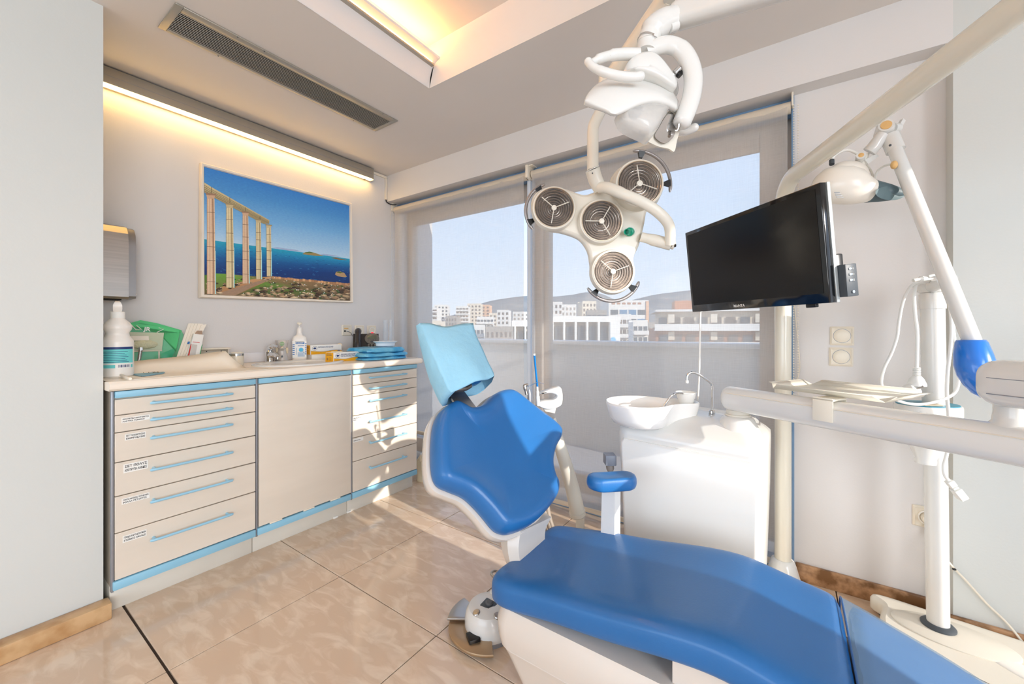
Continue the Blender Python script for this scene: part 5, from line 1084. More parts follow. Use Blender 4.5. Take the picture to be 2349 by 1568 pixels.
MB(hp_).prism([(q.x, q.y) for q in smooth([(*p, 0) for p in px_([(1238, 901), (1262, 890), (1282, 886), (1288, 895), (1289, 915), (1284, 928), (1262, 936), (1240, 932), (1232, 924), (1240, 918), (1268, 914), (1276, 905), (1262, 899)])], 4, True)], M.Translation((0, 0, -.03)), .06, .006).build('holder_shell', W['white'], ah, sharp=50)
MB(hp_).prism(px_([(1242, 930), (1275, 932), (1272, 946), (1250, 942)]), M.Translation((0, 0, -.02)), .04, .004).build('holder_foot', W['cream'], ah)
MB().tube([Q(1234.5, 930, 1.71), Q(1233.5, 908, 1.71)], .0085, 14).tube([Q(1233.5, 908, 1.71), Q(1233, 896, 1.71)], .0064, 14).tube([Q(1233, 896, 1.71), Q(1232.5, 886, 1.71)], .0045, 12).build('suction_handle', W['white'], ah, kind='stuff')
MB().tube([Q(1232.8, 887, 1.71), Q(1229, 850, 1.70), Q(1226, 814, 1.69)], .0042, 10).build('suction_tip', mat('blue_suction_tube', (0, 116, 190), .3), ah, label='blue suction tip')
MB().tube([Q(1226, 815, 1.69), Q(1225.5, 811, 1.69)], .0044, 10).build('tip_end', W['wpaper'], ah)
MB().tube([Q(1214.5, 925, 1.72), Q(1214.5, 902, 1.72), Q(1213.5, 893, 1.72)], [.009, .0085, .005], 14).build('grey_handpiece', W['grey'], ah)
MB().tube(smooth([Q(1208, 905, 1.71), Q(1205, 892, 1.71), Q(1204, 884, 1.71), Q(1212, 882, 1.71)], 5), [.006]*5+[.008]*6+[.006]*5, 12).build('syringe', W['steel'], ah); MB().tube(smooth([Q(1211, 886, 1.71), Q(1225, 880, 1.70), Q(1236, 876, 1.69), Q(1248, 880, 1.68)], 5), .0016, 8).build('syringe_needle', W['chrome'], ah)
W['hose2'] = mat('taupe_hose', (150, 136, 122), .5, var=.05)
hs2 = thing('suction_hoses', 'three taupe suction hoses hanging behind the backrest arm', 'hose', Q(1262, 1240, 1.62))
for i, (a, b_, c, r) in enumerate(((1257, 1262, 1284, .010), (1250, 1256, 1270, .009), (1240, 1246, 1262, .007))):
    MB().tube(smooth([Q(a-8, 1100, 1.66), Q(a, 1172, 1.63), Q(b_+6, 1212, 1.61), Q(c-4, 1250, 1.60), Q(c+20, 1300, 1.58)], 6), r, 12).build('hose', W['hose2'], hs2)
# ------------------------------------------------------------------ pole with the horizontal arm, carrying the television and the light
pp_ = V((-.026, 2.053, 0)); lp = thing('light_pole', 'tall cream pole that bends into an arm crossing the upper right', 'pole', pp_)
adir = V((.375, -.836, 0)).normalized(); zA = 1.722; Rb = .11
bend = [pp_+V((0, 0, .08)), pp_+V((0, 0, 1.0)), pp_+V((0, 0, zA-Rb-.03))]+[pp_+adir*(Rb*(1-cos(t_)))+V((0, 0, zA-Rb+Rb*sin(t_))) for t_ in [rad(90*k/10) for k in range(1, 11)]]+[pp_+adir*d_+V((0, 0, zA)) for d_ in (Rb+.3, Rb+.7, 1.13)]
W['pole'] = mat('cream_pole_enamel', (228, 222, 206), .2, var=.01, coat=.4)
MB().tube(bend, .0305, 28).build('tube', W['pole'], lp, sharp=60)
MB().lathe([(.075, 0), (.075, .01), (.06, .06), (.048, .105), (.040, .125), (.034, .13)], pp_, (0, 0, 1), 32).build('floor_flange', W['white'], lp)
end_ = pp_+adir*1.13+V((0, 0, zA)); MB().lathe([(.034, -.034), (.036, 0), (.034, .036)], end_-V((0, 0, 0)), (0, 0, 1), 24).build('elbow', W['pole'], lp)
# television
B0, B1 = Q(1588, 712, 1.63), Q(1904, 700, 1.07); zb_ = (B0.z+B1.z)/2; B0.z = B1.z = zb_
txd = (B1-B0); wid = txd.length; txd.normalize(); nrm = V((-txd.y, txd.x, 0)); nrm = -nrm if nrm.dot(-FW) < 0 else nrm
tup = (ZU*cos(rad(6))+nrm*sin(rad(6))).normalized(); TV = frame(B0, txd, tup); hgt = .322
tz_ = 1 if (TV.to_3x3() @ V((0, 0, 1))).dot(nrm) > 0 else -1
tv = thing('television', 'black flat television on the pole bracket, switched off', 'television', (B0+B1)/2)
TVM = TV.copy()
MB(TVM).box((0, 0, -.022*tz_), (wid, hgt, 0), .003).build('bezel', W['gloss'], tv)
MB(TVM).box((.014, .027, .0002*tz_), (wid-.014, hgt-.014, .0012*tz_)).build('screen', W['screen'], tv)
MB(TVM).box((-.001, -.001, -.034*tz_), (wid+.001, hgt+.001, -.0225*tz_), .002).build('silver_edge', mat('silver_tv_edge', (176, 180, 180), .35, .5), tv)
MB(TVM).box((.05, .02, -.062*tz_), (wid-.004, .13, -.034*tz_), .004).box((.12, .02, -.06*tz_), (wid-.12, .26, -.034*tz_), .004).build('back_box', W['black'], tv)
MB(TVM).box((wid-.020, .012, -.072*tz_), (wid+.0205, .098, -.0345*tz_), .002).build('connector_box', W['dgrey'], tv)
for i in range(3): MB(TVM).box((wid+.020, .052+.015*i, -.06*tz_), (wid+.0225, .058+.015*i, -.044*tz_), .0008).build('button', W['chrome'], tv)
MB(TVM).lathe([(.004, 0), (.004, .003)], (wid+.0205, .024, -.052*tz_), (1, 0, 0), 12).build('jack', W['chrome'], tv)
MB(TVM).box((wid-.075, -.010, -.016*tz_), (wid-.045, .001, -.004*tz_), .002).build('sensor', W['black'], tv)
text('MANTA', .0125, TVM @ M.Translation((wid*.40, .0075, .0006)), W['wpaper'], tv, 'brand_text', bold=.0003, sq=1.15)
bc_ = TVM @ V((wid*.52, hgt*.42, -.055*tz_))
MB().tube([bc_, V((pp_.x, pp_.y, bc_.z))], .018, 12).build('bracket_arm', W['pole'], tv); MB(frame(bc_, txd, tup)).box((-.06, -.06, -.01), (.06, .06, .008), .002).build('mount_plate', W['dgrey'], tv); MB().lathe([(.037, -.04), (.037, .04)], V((pp_.x, pp_.y, bc_.z)), (0, 0, 1), 28).build('pole_clamp', W['pole'], tv)
cbl = thing('television_cable', 'thin white cable hanging from the television to the spittoon unit', 'cable', Q(1603, 925, 1.66))
MB().tube(smooth([Q(1607, 712, 1.655), Q(1606, 760, 1.66), Q(1604, 850, 1.66), Q(1601, 910, 1.66), Q(1597, 925, 1.665)], 6), .0035, 8).build('cable', W['wpaper'], cbl)
# ------------------------------------------------------------------ two plastic jugs on the floor by the window
jp = on(984, 1090, 'z', 0)
def jug(label, m, p, w, d, h, turn, liq=False):
    t = thing('plastic_jug', label, 'jug', p); R_ = rotz(p, turn); rg = lambda k, z, r=.02: [V((x, y, z)) for x, y in rrect(w*k, d*k, r*k, 5)]
    MB(R_).loft([rg(.94, 0), rg(1, .008), rg(1, h*.72), rg(.96, h*.78), rg(.7, h*.86), rg(.3, h*.90, .05), rg(.26, h*.91, .04)]).build('jug_body', m, t, sharp=50)
    MB(R_).lathe([(.020, h*.90), (.022, h*.905), (.022, h*.97), (.020, h*.98)], n=20).build('cap', W['wpaper'], t)
    MB(R_).tube(smooth([V((0, -d*.18, h*.86)), V((0, -d*.36, h*.93)), V((0, -d*.42, h*.84)), V((0, -d*.44, h*.74))], 5), .009, 10).build('handle', m, t)
    if liq:
        MB(R_).loft([rg(.92, .004), rg(.97, .01), rg(.97, h*.32)]).build('liquid', mat('pale_blue_liquid', (186, 204, 218), .2), t)
        MB(R_ @ frame((-.0, -d/2-.001, 0), (1, 0, 0), (0, 0, 1))).box((-.045, .06, 0), (-.01, .17, .0012)).build('label', W['teal'], t)
    return t
jug('clear plastic jug with pale liquid and a teal label by the window', clear('jug_plastic', (226, 230, 236), .45, .25), V((jp.x+.03, jp.y+.06, 0)), .15, .12, .30, -.4, True)
jb = on(963, 1104, 'z', 0); jug('small cream plastic bottle on the floor at the end of the cabinets', mat('cream_jug_plastic', (228, 216, 186), .4), V((jb.x+.0, jb.y+.03, 0)), .075, .075, .20, .2)
# ------------------------------------------------------------------ operating light on the spring arm
ol_ = thing('operating_light', 'white operating light with leaf-shaped hood hanging over the chair', 'lamp', Q(1480, 200, 1.0))
KO = 1.0/FPX
a0_, a1_ = Q(1552, 37, 1.0), end_+V((0, 0, .055))
dr = (a1_-a0_).normalized()
MB().loft([[a0_-dr*.0+q for q in c] for c in [[(RX*0+ZU*0)+dr*dd+(dr.cross(ZU).normalized()*x+ZU*y)*kk for x, y in rrect(.052, .066, .022, 6)] for dd, kk in ((-.012, .7), (-.006, .9), (.004, 1), ((a1_-a0_).length, 1.0))]]).build('spring_arm', W['white'], ol_, sharp=50)
MB().lathe([(.034, -.06), (.034, .045), (.026, .05)], a1_, (0, 0, 1), 24).build('arm_joint', W['white'], ol_)
def fpath(pts): return [Q(*p) for p in pts]
# knuckle between arm and neck
MB().tube(smooth(fpath([(1545, 45, 1.0), (1522, 52, .995), (1500, 68, .99), (1489, 88, .99), (1487, 98, .99)]), 5), [.030]*4+[.031]*8+[.026]*9, 18).build('knuckle', W['white'], ol_, sharp=60)
MB().tube(fpath([(1552, 58, .99), (1535, 64, .985)]), .012, 12).build('knuckle_lug', W['white'], ol_)
MB().tube(fpath([(1487, 92, .99), (1485, 97, .99)]), .0262, 24).build('neck_ring', W['chrome'], ol_); MB().tube(smooth(fpath([(1486, 96, .99), (1484, 108, .99), (1482, 124, .985)]), 4), .024, 20).build('neck', W['white'], ol_)
# curved yoke
MB().tube(smooth(fpath([(1482, 118, .985), (1504, 108, .98), (1532, 103, .975), (1560, 113, .97), (1580, 140, .965), (1590, 175, .965), (1588, 212, .965), (1578, 248, .965), (1563, 283, .965)]), 6), [.020]*8+[.0205]*10+[.0215]*31, 18, flat=.85).build('yoke', W['white'], ol_, sharp=60)
MB().lathe([(.0215, -.004), (.019, .003), (.012, .008), (.002, .009)], Q(1563, 284, .965), Q(1558, 296, .965)-Q(1566, 276, .965), 20).build('yoke_end', W['white'], ol_)
MB().tube(fpath([(1548, 168, .975), (1560, 156, .97)]), .0075, 14).build('axle', W['chrome'], ol_); MB().tube(fpath([(1556, 168, .975), (1561, 172, .973)]), .0085, 14).build('axle_ring', W['black'], ol_)
MB().tube(smooth(fpath([(1552, 300, .96), (1556, 292, .958), (1557, 284, .956)]), 4), .004, 10).build('toggle', W['steel'], ol_)
# hood: a curved leaf lofted from its upper ridge to its lower rim
rid = [(1343, 229, .93), (1352, 214, .945), (1372, 194, .965), (1400, 181, .985), (1430, 172, 1.0), (1470, 170, 1.01), (1510, 184, 1.01), (1538, 206, 1.0), (1554, 232, .99)]
mid = [(1342.5, 230, .928), (1362, 219, .925), (1388, 208, .925), (1416, 203, .925), (1446, 204, .925), (1478, 205, .93), (1510, 212, .935), (1536, 226, .95), (1554, 240, .97)]
rim = [(1342, 231, .926), (1362, 238, .915), (1388, 246, .905), (1411, 255, .90), (1438, 246, .905), (1470, 233, .915), (1502, 229, .925), (1530, 236, .94), (1553, 249, .965)]
R1, R2, R3 = [smooth(fpath(c), 4) for c in (rid, mid, rim)]
bkr_ = [p+(FW*.075+ZU*.01)*min(1, .06+i_*.12) for i_, p in enumerate(R1)]
rows = []
for i in range(len(R1)):
    cr = smooth([bkr_[i], R1[i]+(FW*.02+ZU*.004)*min(1, .06+i*.12), R1[i], R2[i], R3[i], R3[i]+FW*.012-ZU*.003], 4); rows.append(cr)
MB().patch(rows).build('hood', W['white'], ol_, solid=.004, sharp=70)
# crest rising over the hood to the axle
cr1 = [(1432, 165, .97), (1440, 142, .965), (1462, 126, .96), (1490, 122, .96), (1512, 134, .96), (1534, 160, .965), (1552, 188, .97), (1550, 203, .965), (1536, 198, .955), (1508, 180, .945), (1478, 168, .94), (1450, 163, .945)]
f1 = smooth(fpath(cr1), 4, True); cc = sum(f1, V())/len(f1)
MB().loft([[cc+(p-cc)*.92+FW*.075 for p in f1], [p+FW*.06 for p in f1], [p for p in f1], [cc+(p-cc)*.94-FW*.010 for p in f1], [cc+(p-cc)*.75-FW*.016 for p in f1], [cc+(p-cc)*.2-FW*.017 for p in f1]]).build('crest', W['white'], ol_, sharp=70)
# reflector housing behind and mirror below
MB().ell((0, 0, 0), (.062, .045, .042), 24, frame(Q(1500, 208, 1.03), RX, FW)).build('reflector_housing', W['white'], ol_)
lens = [(1418, 256, .935), (1421, 275, .932), (1432, 290, .93), (1452, 301, .93), (1476, 312, .932), (1490, 318, .936), (1506, 300, .945), (1520, 275, .955), (1534, 246, .965), (1502, 236, .955), (1470, 240, .945), (1440, 250, .94)]
f2 = smooth(fpath(lens), 4, True); c2_ = sum(f2, V())/len(f2)
MB().loft([[p+FW*.03 for p in f2], [p for p in f2], [c2_+(p-c2_)*.93-FW*.012 for p in f2], [c2_+(p-c2_)*.7-FW*.024-ZU*.002 for p in f2], [c2_+(p-c2_)*.35-FW*.030 for p in f2], [c2_+(p-c2_)*.05-FW*.031 for p in f2]]).build('lens_cover', clear('frosted_lens', (232, 230, 226), .50, .15), ol_, sharp=70)
MB().ell((0, 0, 0), (.017, .02, .024), 18, frame(Q(1457, 250, .965), RX, FW)).build('bulb_shield', mat('grey_bulb_shield', (170, 172, 178), .35), ol_)
pb_ = fpath([(1478, 316, .968), (1506, 334, .975), (1534, 341, .98), (1547, 347, .98), (1553, 322, .985), (1561, 285, .99), (1548, 246, .99), (1528, 262, .98), (1506, 296, .97)])
f3 = smooth(pb_, 4, True)
MB().loft([f3, [p+FW*.006 for p in f3]]).build('back_plate', W['cream'], ol_, sharp=40)
mi = fpath([(1502, 312, .966), (1516, 326, .968), (1530, 327, .97), (1546, 312, .974), (1552, 282, .978), (1543, 258, .976), (1528, 266, .968), (1512, 292, .965)])
f4 = smooth(mi, 4, True); c4_ = sum(f4, V())/len(f4)
MB().loft([f4, [c4_+(p-c4_)*.7+FW*.006 for p in f4], [c4_+(p-c4_)*.2+FW*.009 for p in f4]]).build('mirror', W['chrome'], ol_, sharp=70)
# grips
MB().tube(smooth(fpath([(1350, 143, .93), (1362, 155, .92), (1388, 166, .91), (1420, 174, .905), (1452, 177, .905), (1468, 175, .905)]), 5), [.0095]*8+[.0105]*18, 16).build('grip', W['white'], ol_, sharp=60); MB().ell(Q(1349.5, 142, .93), .0098, 14).build('grip_end', W['white'], ol_); MB().ell(Q(1469, 175, .905), .0105, 14).build('grip_end', W['white'], ol_)
MB().tube(smooth(fpath([(1354, 146, .932), (1372, 136, .94), (1398, 128, .95), (1428, 124, .96), (1465, 124, .965)]), 5), [.008]*5+[.011]*6+[.013]*10, 14, flat=1.1).build('grip_bracket', W['white'], ol_, sharp=60)
MB().ell(Q(1395, 129, .945), (.008, .008, .007), 16).build('clamp_screw', W['steel'], ol_)
MB().tube(smooth(fpath([(1556, 300, 1.03), (1574, 300, 1.02), (1592, 293, 1.01)]), 5), [.011]*6+[.0105]*5, 14).build('grip', W['white'], ol_); MB().ell(Q(1593, 292.5, 1.01), .0105, 14).build('grip_end', W['white'], ol_)
# ------------------------------------------------------------------ four-headed surgical lamp hung from the ceiling
DL = 1.40; KL = DL/FPX
sl_ = thing('surgical_lamp', 'four-headed white surgical lamp on a ceiling arm before the window', 'lamp', Q(1378, 511, DL))
SM = facing(1378, 511, DL)                       # z of this frame points at the photographer
s2 = lambda u, v: ((u-1378)*KL, (511-v)*KL)
body = [(1218, 470), (1224, 446), (1246, 430), (1275, 426), (1300, 432), (1335, 444), (1352, 443), (1372, 435), (1392, 432), (1404, 404), (1420, 384), (1446, 372), (1478, 374), (1506, 392), (1520, 420), (1516, 452), (1500, 474), (1486, 482), (1480, 512), (1468, 560), (1455, 590), (1458, 622), (1450, 650), (1430, 668), (1400, 674), (1372, 662), (1358, 638), (1354, 606), (1350, 580), (1340, 560), (1324, 545), (1290, 533), (1262, 528), (1236, 514), (1222, 494)]
bo_ = [V((*s2(*p), 0)) for p in body]; bs = smooth([(p.x, p.y, 0) for p in bo_], 4, True); bcx = sum(bs, V())/len(bs)
def srow(d, z):
    k = len(bs); ar = sum(bs[i].x*bs[(i+1) % k].y-bs[(i+1) % k].x*bs[i].y for i in range(k)); s_ = 1 if ar > 0 else -1
    return [SM @ V((p.x, p.y, z)) for p in inset(bs, s_*d)]
def inset2(): pass
flat_ = srow(.012, .004)
mb = MB().loft([srow(.03, -.055), srow(.012, -.048), srow(.002, -.03), srow(0, -.012), srow(.004, 0), srow(.012, .004)], cap=False)
k = len(flat_); 
def capface(mb, ring, flip=False): mb.add(ring, [tuple(range(len(ring)))])
capface(mb, flat_); capface(mb, srow(.03, -.055))
mb.build('body', W['cream'], sl_, sharp=50)
W['refl'] = mat('faceted_reflector', (190, 182, 174), .16, 1., var=.12, scale=30)
W['ringdark'] = mat('facet_dark_ring', (92, 78, 68), .3, .6)  # dark reflections between the facets, put into the colour of thin rings
W['lensrim'] = mat('bronze_rim', (196, 176, 152), .3, .5)
W['lens'] = clear('ribbed_lens', (236, 230, 224), .92, .04)
for n_, (u, v, r, dz) in enumerate(((1269, 482, 45, .0), (1376, 512, 46, .0), (1459, 430, 50, .012), (1402, 625, 45.5, .0))):
    hm = SM @ M.Translation((*s2(u, v), .026+dz)); R0 = r*KL
    h_ = MB(hm).lathe([(R0*1.12, -.024-dz), (R0*1.11, -.006), (R0*1.06, .004), (R0*1.0, .006), (R0*.985, .004), (R0*.975, -.02)], n=48, cap=False).build('head_ring', W['cream'], sl_)
    MB(hm).lathe([(R0*1.0, .004), (R0*.995, .0075), (R0*.965, .0075), (R0*.955, .004)], n=48, cap=False).build('rim', W['lensrim'], sl_)
    prof = []
    for i in range(8):
        f = 1-i/8.3; zz = -.016*(1-f**2)+.001; prof += [(R0*.96*f, zz+.001), (R0*.96*(f-.075), zz-.005), (R0*.96*(f-.085), zz-.001)]
    prof = [(max(a, .002), b) for a, b in prof]
    MB(hm).lathe(prof, n=48, cap=False).build('reflector', W['refl'], sl_, sharp=15)
    rg_ = MB(hm)
    for i in range(8):
        f = 1-i/8.3; zz = -.016*(1-f**2)+.0018
        if i: rg_.lathe([(R0*.96*f+.0017, zz-.001), (R0*.96*f+.0017, zz+.0014), (R0*.96*f-.0017, zz+.0014), (R0*.96*f-.0017, zz-.001)], n=40, cap=False)
    rg_.build('facet_dark_lines', W['ringdark'], sl_, kind='stuff')
    rib = MB(hm)
    rib.loft([[V((rr_*cos(a), rr_*sin(a), zz)) for a in [2*pi*j/48 for j in range(48)]] for i in range(14) for rr_, zz in ((R0*.955*(1-i/14.), .0062), (R0*.955*(1-i/14.-.035), .0040))], cap=False)
    rib.build('ribbed_lens', W['lens'], sl_, sharp=15)
    MB(hm).lathe([(R0*.13, -.006), (R0*.13, .005), (R0*.02, .006)], n=20).build('bulb_cap', W['cream'], sl_)
    for a in (20+40*n_, 140+40*n_, 260+40*n_): MB(hm).tube([V((R0*.13*cos(rad(a)), R0*.13*sin(rad(a)), .004)), V((R0*.8*cos(rad(a)), R0*.8*sin(rad(a)), .0065))], .0017, 6).build('spoke', W['cream'], sl_)
# grip bows with black clips
W['bow'] = mat('silver_bow', (150, 144, 142), .3, .6)
def bow(c, r, a0, a1, dz):
    hm = SM @ M.Translation((*s2(*c), dz)); P = [hm @ V((r*KL*cos(rad(a)), r*KL*sin(rad(a)), 0)) for a in [a0+(a1-a0)*i/24 for i in range(25)]]
    MB().tube(P, [.003]+[.006]*23+[.003], 10, flat=.8).build('grip_bow', W['bow'], sl_)
    for a in (a0+(a1-a0)*.14, a0+(a1-a0)*.86):
        t_ = V((cos(rad(a)), sin(rad(a)), 0)); n_ = V((-t_.y, t_.x, 0)); q = t_*r*KL
        MB(hm).loft([[q+n_*.013+V((0, 0, -.008)), q-n_*.013+V((0, 0, -.008)), q-n_*.013+V((0, 0, .005)), q+n_*.013+V((0, 0, .005))], [q-t_*.022+n_*.006+V((0, 0, -.008)), q-t_*.022-n_*.006+V((0, 0, -.008)), q-t_*.022-n_*.006+V((0, 0, .002)), q-t_*.022+n_*.006+V((0, 0, .002))]]).build('bow_clip', W['black'], sl_, sharp=20)
bow((1270, 481), 64, 108, 222, -.01); bow((1460, 424), 78, -12, 96, .0); bow((1405, 624), 66, 212, 342, -.01)
# sterilisable green knob
g1 = SM @ V((*s2(1446, 532), .004)); gd = (SM.to_3x3() @ V((-.55, -.2, .8))).normalized(); MB().lathe([(.018, 0), (.018, .004)], g1-gd*.004, gd, 20).build('knob_plate', W['wpaper'], sl_)
MB().lathe([(.0135, 0), (.0145, .003), (.0145, .016), (.011, .019), (.0105, .042), (.008, .042), (.0075, .03)], g1, gd, 20).build('green_knob', mat('teal_green_plastic', (0, 146, 116), .35), sl_, label='teal green knob')
# yoke: bowed bar from the joint to the side axle
MB().tube(smooth(fpath([(1376, 430, 1.36), (1395, 431, 1.335), (1430, 445, 1.31), (1470, 462, 1.30), (1505, 483, 1.30), (1530, 508, 1.31), (1537, 530, 1.33), (1537, 560, 1.35)]), 6), [.019]*12+[.0175]*31, 16, flat=.85).build('yoke', W['cream'], sl_, sharp=60)
MB().tube(fpath([(1470, 543, 1.385), (1486, 547, 1.38)]), .0165, 16).build('axle_hub', W['cream'], sl_); MB().tube(fpath([(1484, 546, 1.38), (1498, 550, 1.375), (1540, 561, 1.36)]), [.0165, .020, .020], 18).build('axle', W['cream'], sl_)
MB().tube(fpath([(1540, 561, 1.36), (1546, 563, 1.36)]), .014, 14).build('axle_end', W['cream'], sl_); MB().lathe([(.006, 0), (.005, .006)], Q(1546, 563, 1.35), RX, 10).build('axle_screw', W['black'], sl_)
MB().tube(fpath([(1359, 389, 1.36), (1366, 412, 1.37), (1378, 436, 1.375)]), [.0245, .0245, .0225], 20).build('joint', W['cream'], sl_, sharp=50)
MB().lathe([(.0245, -.001), (.0245, .001), (.022, .002)], Q(1358.5, 388, 1.36), Q(1359, 389, 1.36)-Q(1378, 436, 1.375), 24).build('joint_cap', W['white'], sl_); MB().ell(Q(1359, 397, 1.335), .0025, 8).build('joint_screw', W['dgrey'], sl_)
MB().tube(smooth(fpath([(1360, 392, 1.365), (1360, 345, 1.38), (1360, 305, 1.40), (1362, 288, 1.41), (1372, 266, 1.43), (1383, 246, 1.45), (1390, 228, 1.47), (1392, 205, 1.48)]), 5), .0195, 18).build('drop_arm', W['cream'], sl_, sharp=60)
MB().lathe([(.03, -.03), (.03, .03), (.026, .034)], Q(1392, 188, 1.49), (0, 0, 1), 20).build('swivel', W['cream'], sl_)
MB().tube(fpath([(1392, 188, 1.49), (1440, 118, 1.38), (1528, -8, 1.20)]), .030, 18, flat=.75).build('ceiling_arm', mat('cream_arm_enamel', (226, 214, 196), .3), sl_, sharp=60)
ce_ = Q(1545, -30, 1.17); MB().lathe([(.03, 0), (.03, ZC-ce_.z if ZC > ce_.z else .1)], ce_-V((0, 0, .03)), (0, 0, 1), 20).build('ceiling_drop', W['cream'], sl_)
# ------------------------------------------------------------------ whitening lamp on its pole stand
pb0 = Q(2152, 1442, 1.385); pz0 = .075
wl = thing('whitening_lamp', 'white whitening lamp on a balanced boom and pole stand by the right wall', 'lamp', (pb0.x, pb0.y, 0))
PT = V((pb0.x, pb0.y, 0)); top_ = EYE+(HY-700)/FPX*1.385
lean = V((-.014, .002, 0))
MB().tube([PT+V((0, 0, pz0-.005)), PT+lean*.4+V((0, 0, .60)), PT+lean+V((0, 0, top_))], [.029, .030, .0315], 28).build('post', W['white'], wl)
# base slab with a notched end
BD = V((.80, -.10, 0)).normalized(); BS_ = ZU.cross(BD)
bpl = [(-.165, -.155), (-.13, -.175), (.05, -.25), (.30, -.33), (.44, -.32), (.46, -.2), (.41, -.06), (.40, 0), (.41, .06), (.44, .095), (.40, .12), (.2, .115), (0, .115), (-.12, .115), (-.165, .105), (-.175, .08), (-.15, .055), (-.142, .03), (-.15, -.05), (-.15, -.10)]
bo2 = smooth([(x, y, 0) for x, y in bpl], 4, True); bcc = V((.12, -.03, 0))
brg = lambda d, z: [PT+BD*p.x+BS_*p.y+ZU*z for p in inset(bo2, d)]
ar_ = sum(bo2[i].x*bo2[(i+1) % len(bo2)].y-bo2[(i+1) % len(bo2)].x*bo2[i].y for i in range(len(bo2))); sb_ = 1 if ar_ > 0 else -1
mb = MB().loft([brg(sb_*.008, .012), brg(0, .02), brg(0, .055), brg(sb_*.006, .066), brg(sb_*.016, .070)], cap=False); mb.add(brg(sb_*.016, .070), [tuple(range(len(bo2)))]); mb.add(brg(sb_*.008, .012), [tuple(range(len(bo2)))])
mb.build('base', W['shell'] if False else W['cream'], wl, sharp=50)
MB().loft([[PT+BD*(.03+x*1.0)+BS_*(y-.02)+ZU*z for x, y in [(.15*k*cos(a), .085*k*sin(a)) for a in [2*pi*j/40 for j in range(40)]]] for k, z in ((1, .069), (1, .073), (.97, .075), (.2, .0755))]).build('base_pad', W['cream'], wl)
MB().lathe([(.045, .0745), (.045, .080), (.038, .087), (.031, .088)], PT, (0, 0, 1), 32).build('rubber_collar', W['dgrey'], wl)
for x, y in ((-.13, -.14), (.40, -.14), (-.13, .09), (.38, .09)): MB().lathe([(.022, 0), (.022, .016)], PT+BD*x+BS_*y, (0, 0, 1), 16).build('caster', W['dgrey'], wl)
MB().ell((0, 0, 0), (.10, .036, .006), 24, frame(V((.575, 1.87, .0695)), (.75, -.66, 0), (.66, .75, 0))).build('base_recess', W['card'], wl)
# control tray around the post
zc0 = EYE-(928-HY)/FPX*1.385; fc2 = PT+lean*.6+V((-.02, -.01, 0))
pl_ = lambda k, z, s=0.: [fc2+RX*(x*k)+FW*(y*k)+ZU*(z+s*x) for x, y in [(.097*cos(a)*1.0-.0*(1), .075*sin(a)) for a in [2*pi*j/36 for j in range(36)]]]
MB().loft([pl_(.36, zc0-.205), pl_(.38, zc0-.195), pl_(.37, zc0-.185), pl_(.62, zc0-.13), pl_(.9, zc0-.07), pl_(1.0, zc0-.035), pl_(1.0, zc0-.008), pl_(.97, zc0)]).build('control_body', W['white'], wl, sharp=60)
MB().loft([pl_(.93, zc0-.002), pl_(.92, zc0+.0025), pl_(.3, zc0+.003)]).build('control_panel', mat('teal_panel', (52, 136, 160), .35), wl)
MB(frame(fc2+ZU*(zc0+.003)-FW*.03-RX*.02, RX, FW)).box((-.035, -.014, 0), (.03, .014, .002), .0008).build('panel_label', mat('tan_panel', (196, 176, 148), .5), wl)
# collar, hook and clamp on the post top
MB().lathe([(.0345, -.042), (.0345, .01), (.032, .014)], PT+lean+V((0, 0, top_+.03)), (0, 0, 1), 28).build('collar', W['white'], wl)
ht = PT+lean+V((0, 0, top_+.045))
MB().lathe([(.03, 0), (.042, .012), (.046, .024), (.04, .036), (.02, .04)], ht, (0, 0, 1), 24, sx=1.1).build('cap', W['white'], wl)
MB().tube(smooth([ht+RX*-.066+ZU*.042, ht+RX*-.04+ZU*.046, ht+RX*0+ZU*.040, ht+RX*.04+ZU*.043, ht+RX*.055+ZU*.046], 5), [.006]*5+[.012]*10+[.007]*6, 12).build('cable_hook', W['white'], wl)
MB().tube([PT+lean+RX*.03+V((0, 0, top_+.02)), PT+lean+RX*.048-FW*.02+V((0, 0, top_+.018))], .008, 12).build('lock_screw', W['white'], wl)
# boom
bt, bb = Q(2043, 318, 1.40), Q(2237, 800, 1.12); bd_ = (bb-bt).normalized()
MB().tube([bt, bb], [.0200, .0200], 28).build('boom', W['white'], wl)
mid_ = bt+(bb-bt)*(((ht.z+.02)-bt.z)/(bb.z-bt.z)); MB().tube([ht+ZU*.02, mid_], .022, 18).build('boom_clamp', W['white'], wl)
# blue counterweight grip
e0 = Q(2228, 782, 1.114); cwx = RX; rings = []
for (u, v, d, wx, wd) in ((2227, 779, 1.115, 24, 24), (2228, 785, 1.113, 27, 27), (2232, 812, 1.105, 33, 32), (2237, 838, 1.10, 36, 35), (2244, 862, 1.095, 35.5, 35), (2254, 884, 1.09, 31, 32), (2265, 902, 1.085, 25, 27), (2273, 912, 1.08, 18, 20), (2277, 915, 1.08, 8, 10)):
    c = Q(u, v, d); kk = d/FPX; tl2 = (Q(2273, 912, 1.08)-e0).normalized(); sx_ = (RX-tl2*RX.dot(tl2)*.45).normalized(); rings.append([c+sx_*(cos(a)*wx*kk)+FW*(sin(a)*wd*kk*.95) for a in [2*pi*j/28 for j in range(28)]])
MB().loft(rings).build('counterweight', mat('bright_blue_plastic', (40, 116, 208), .22, coat=.4), wl, sharp=70, label='glossy blue counterweight grip')
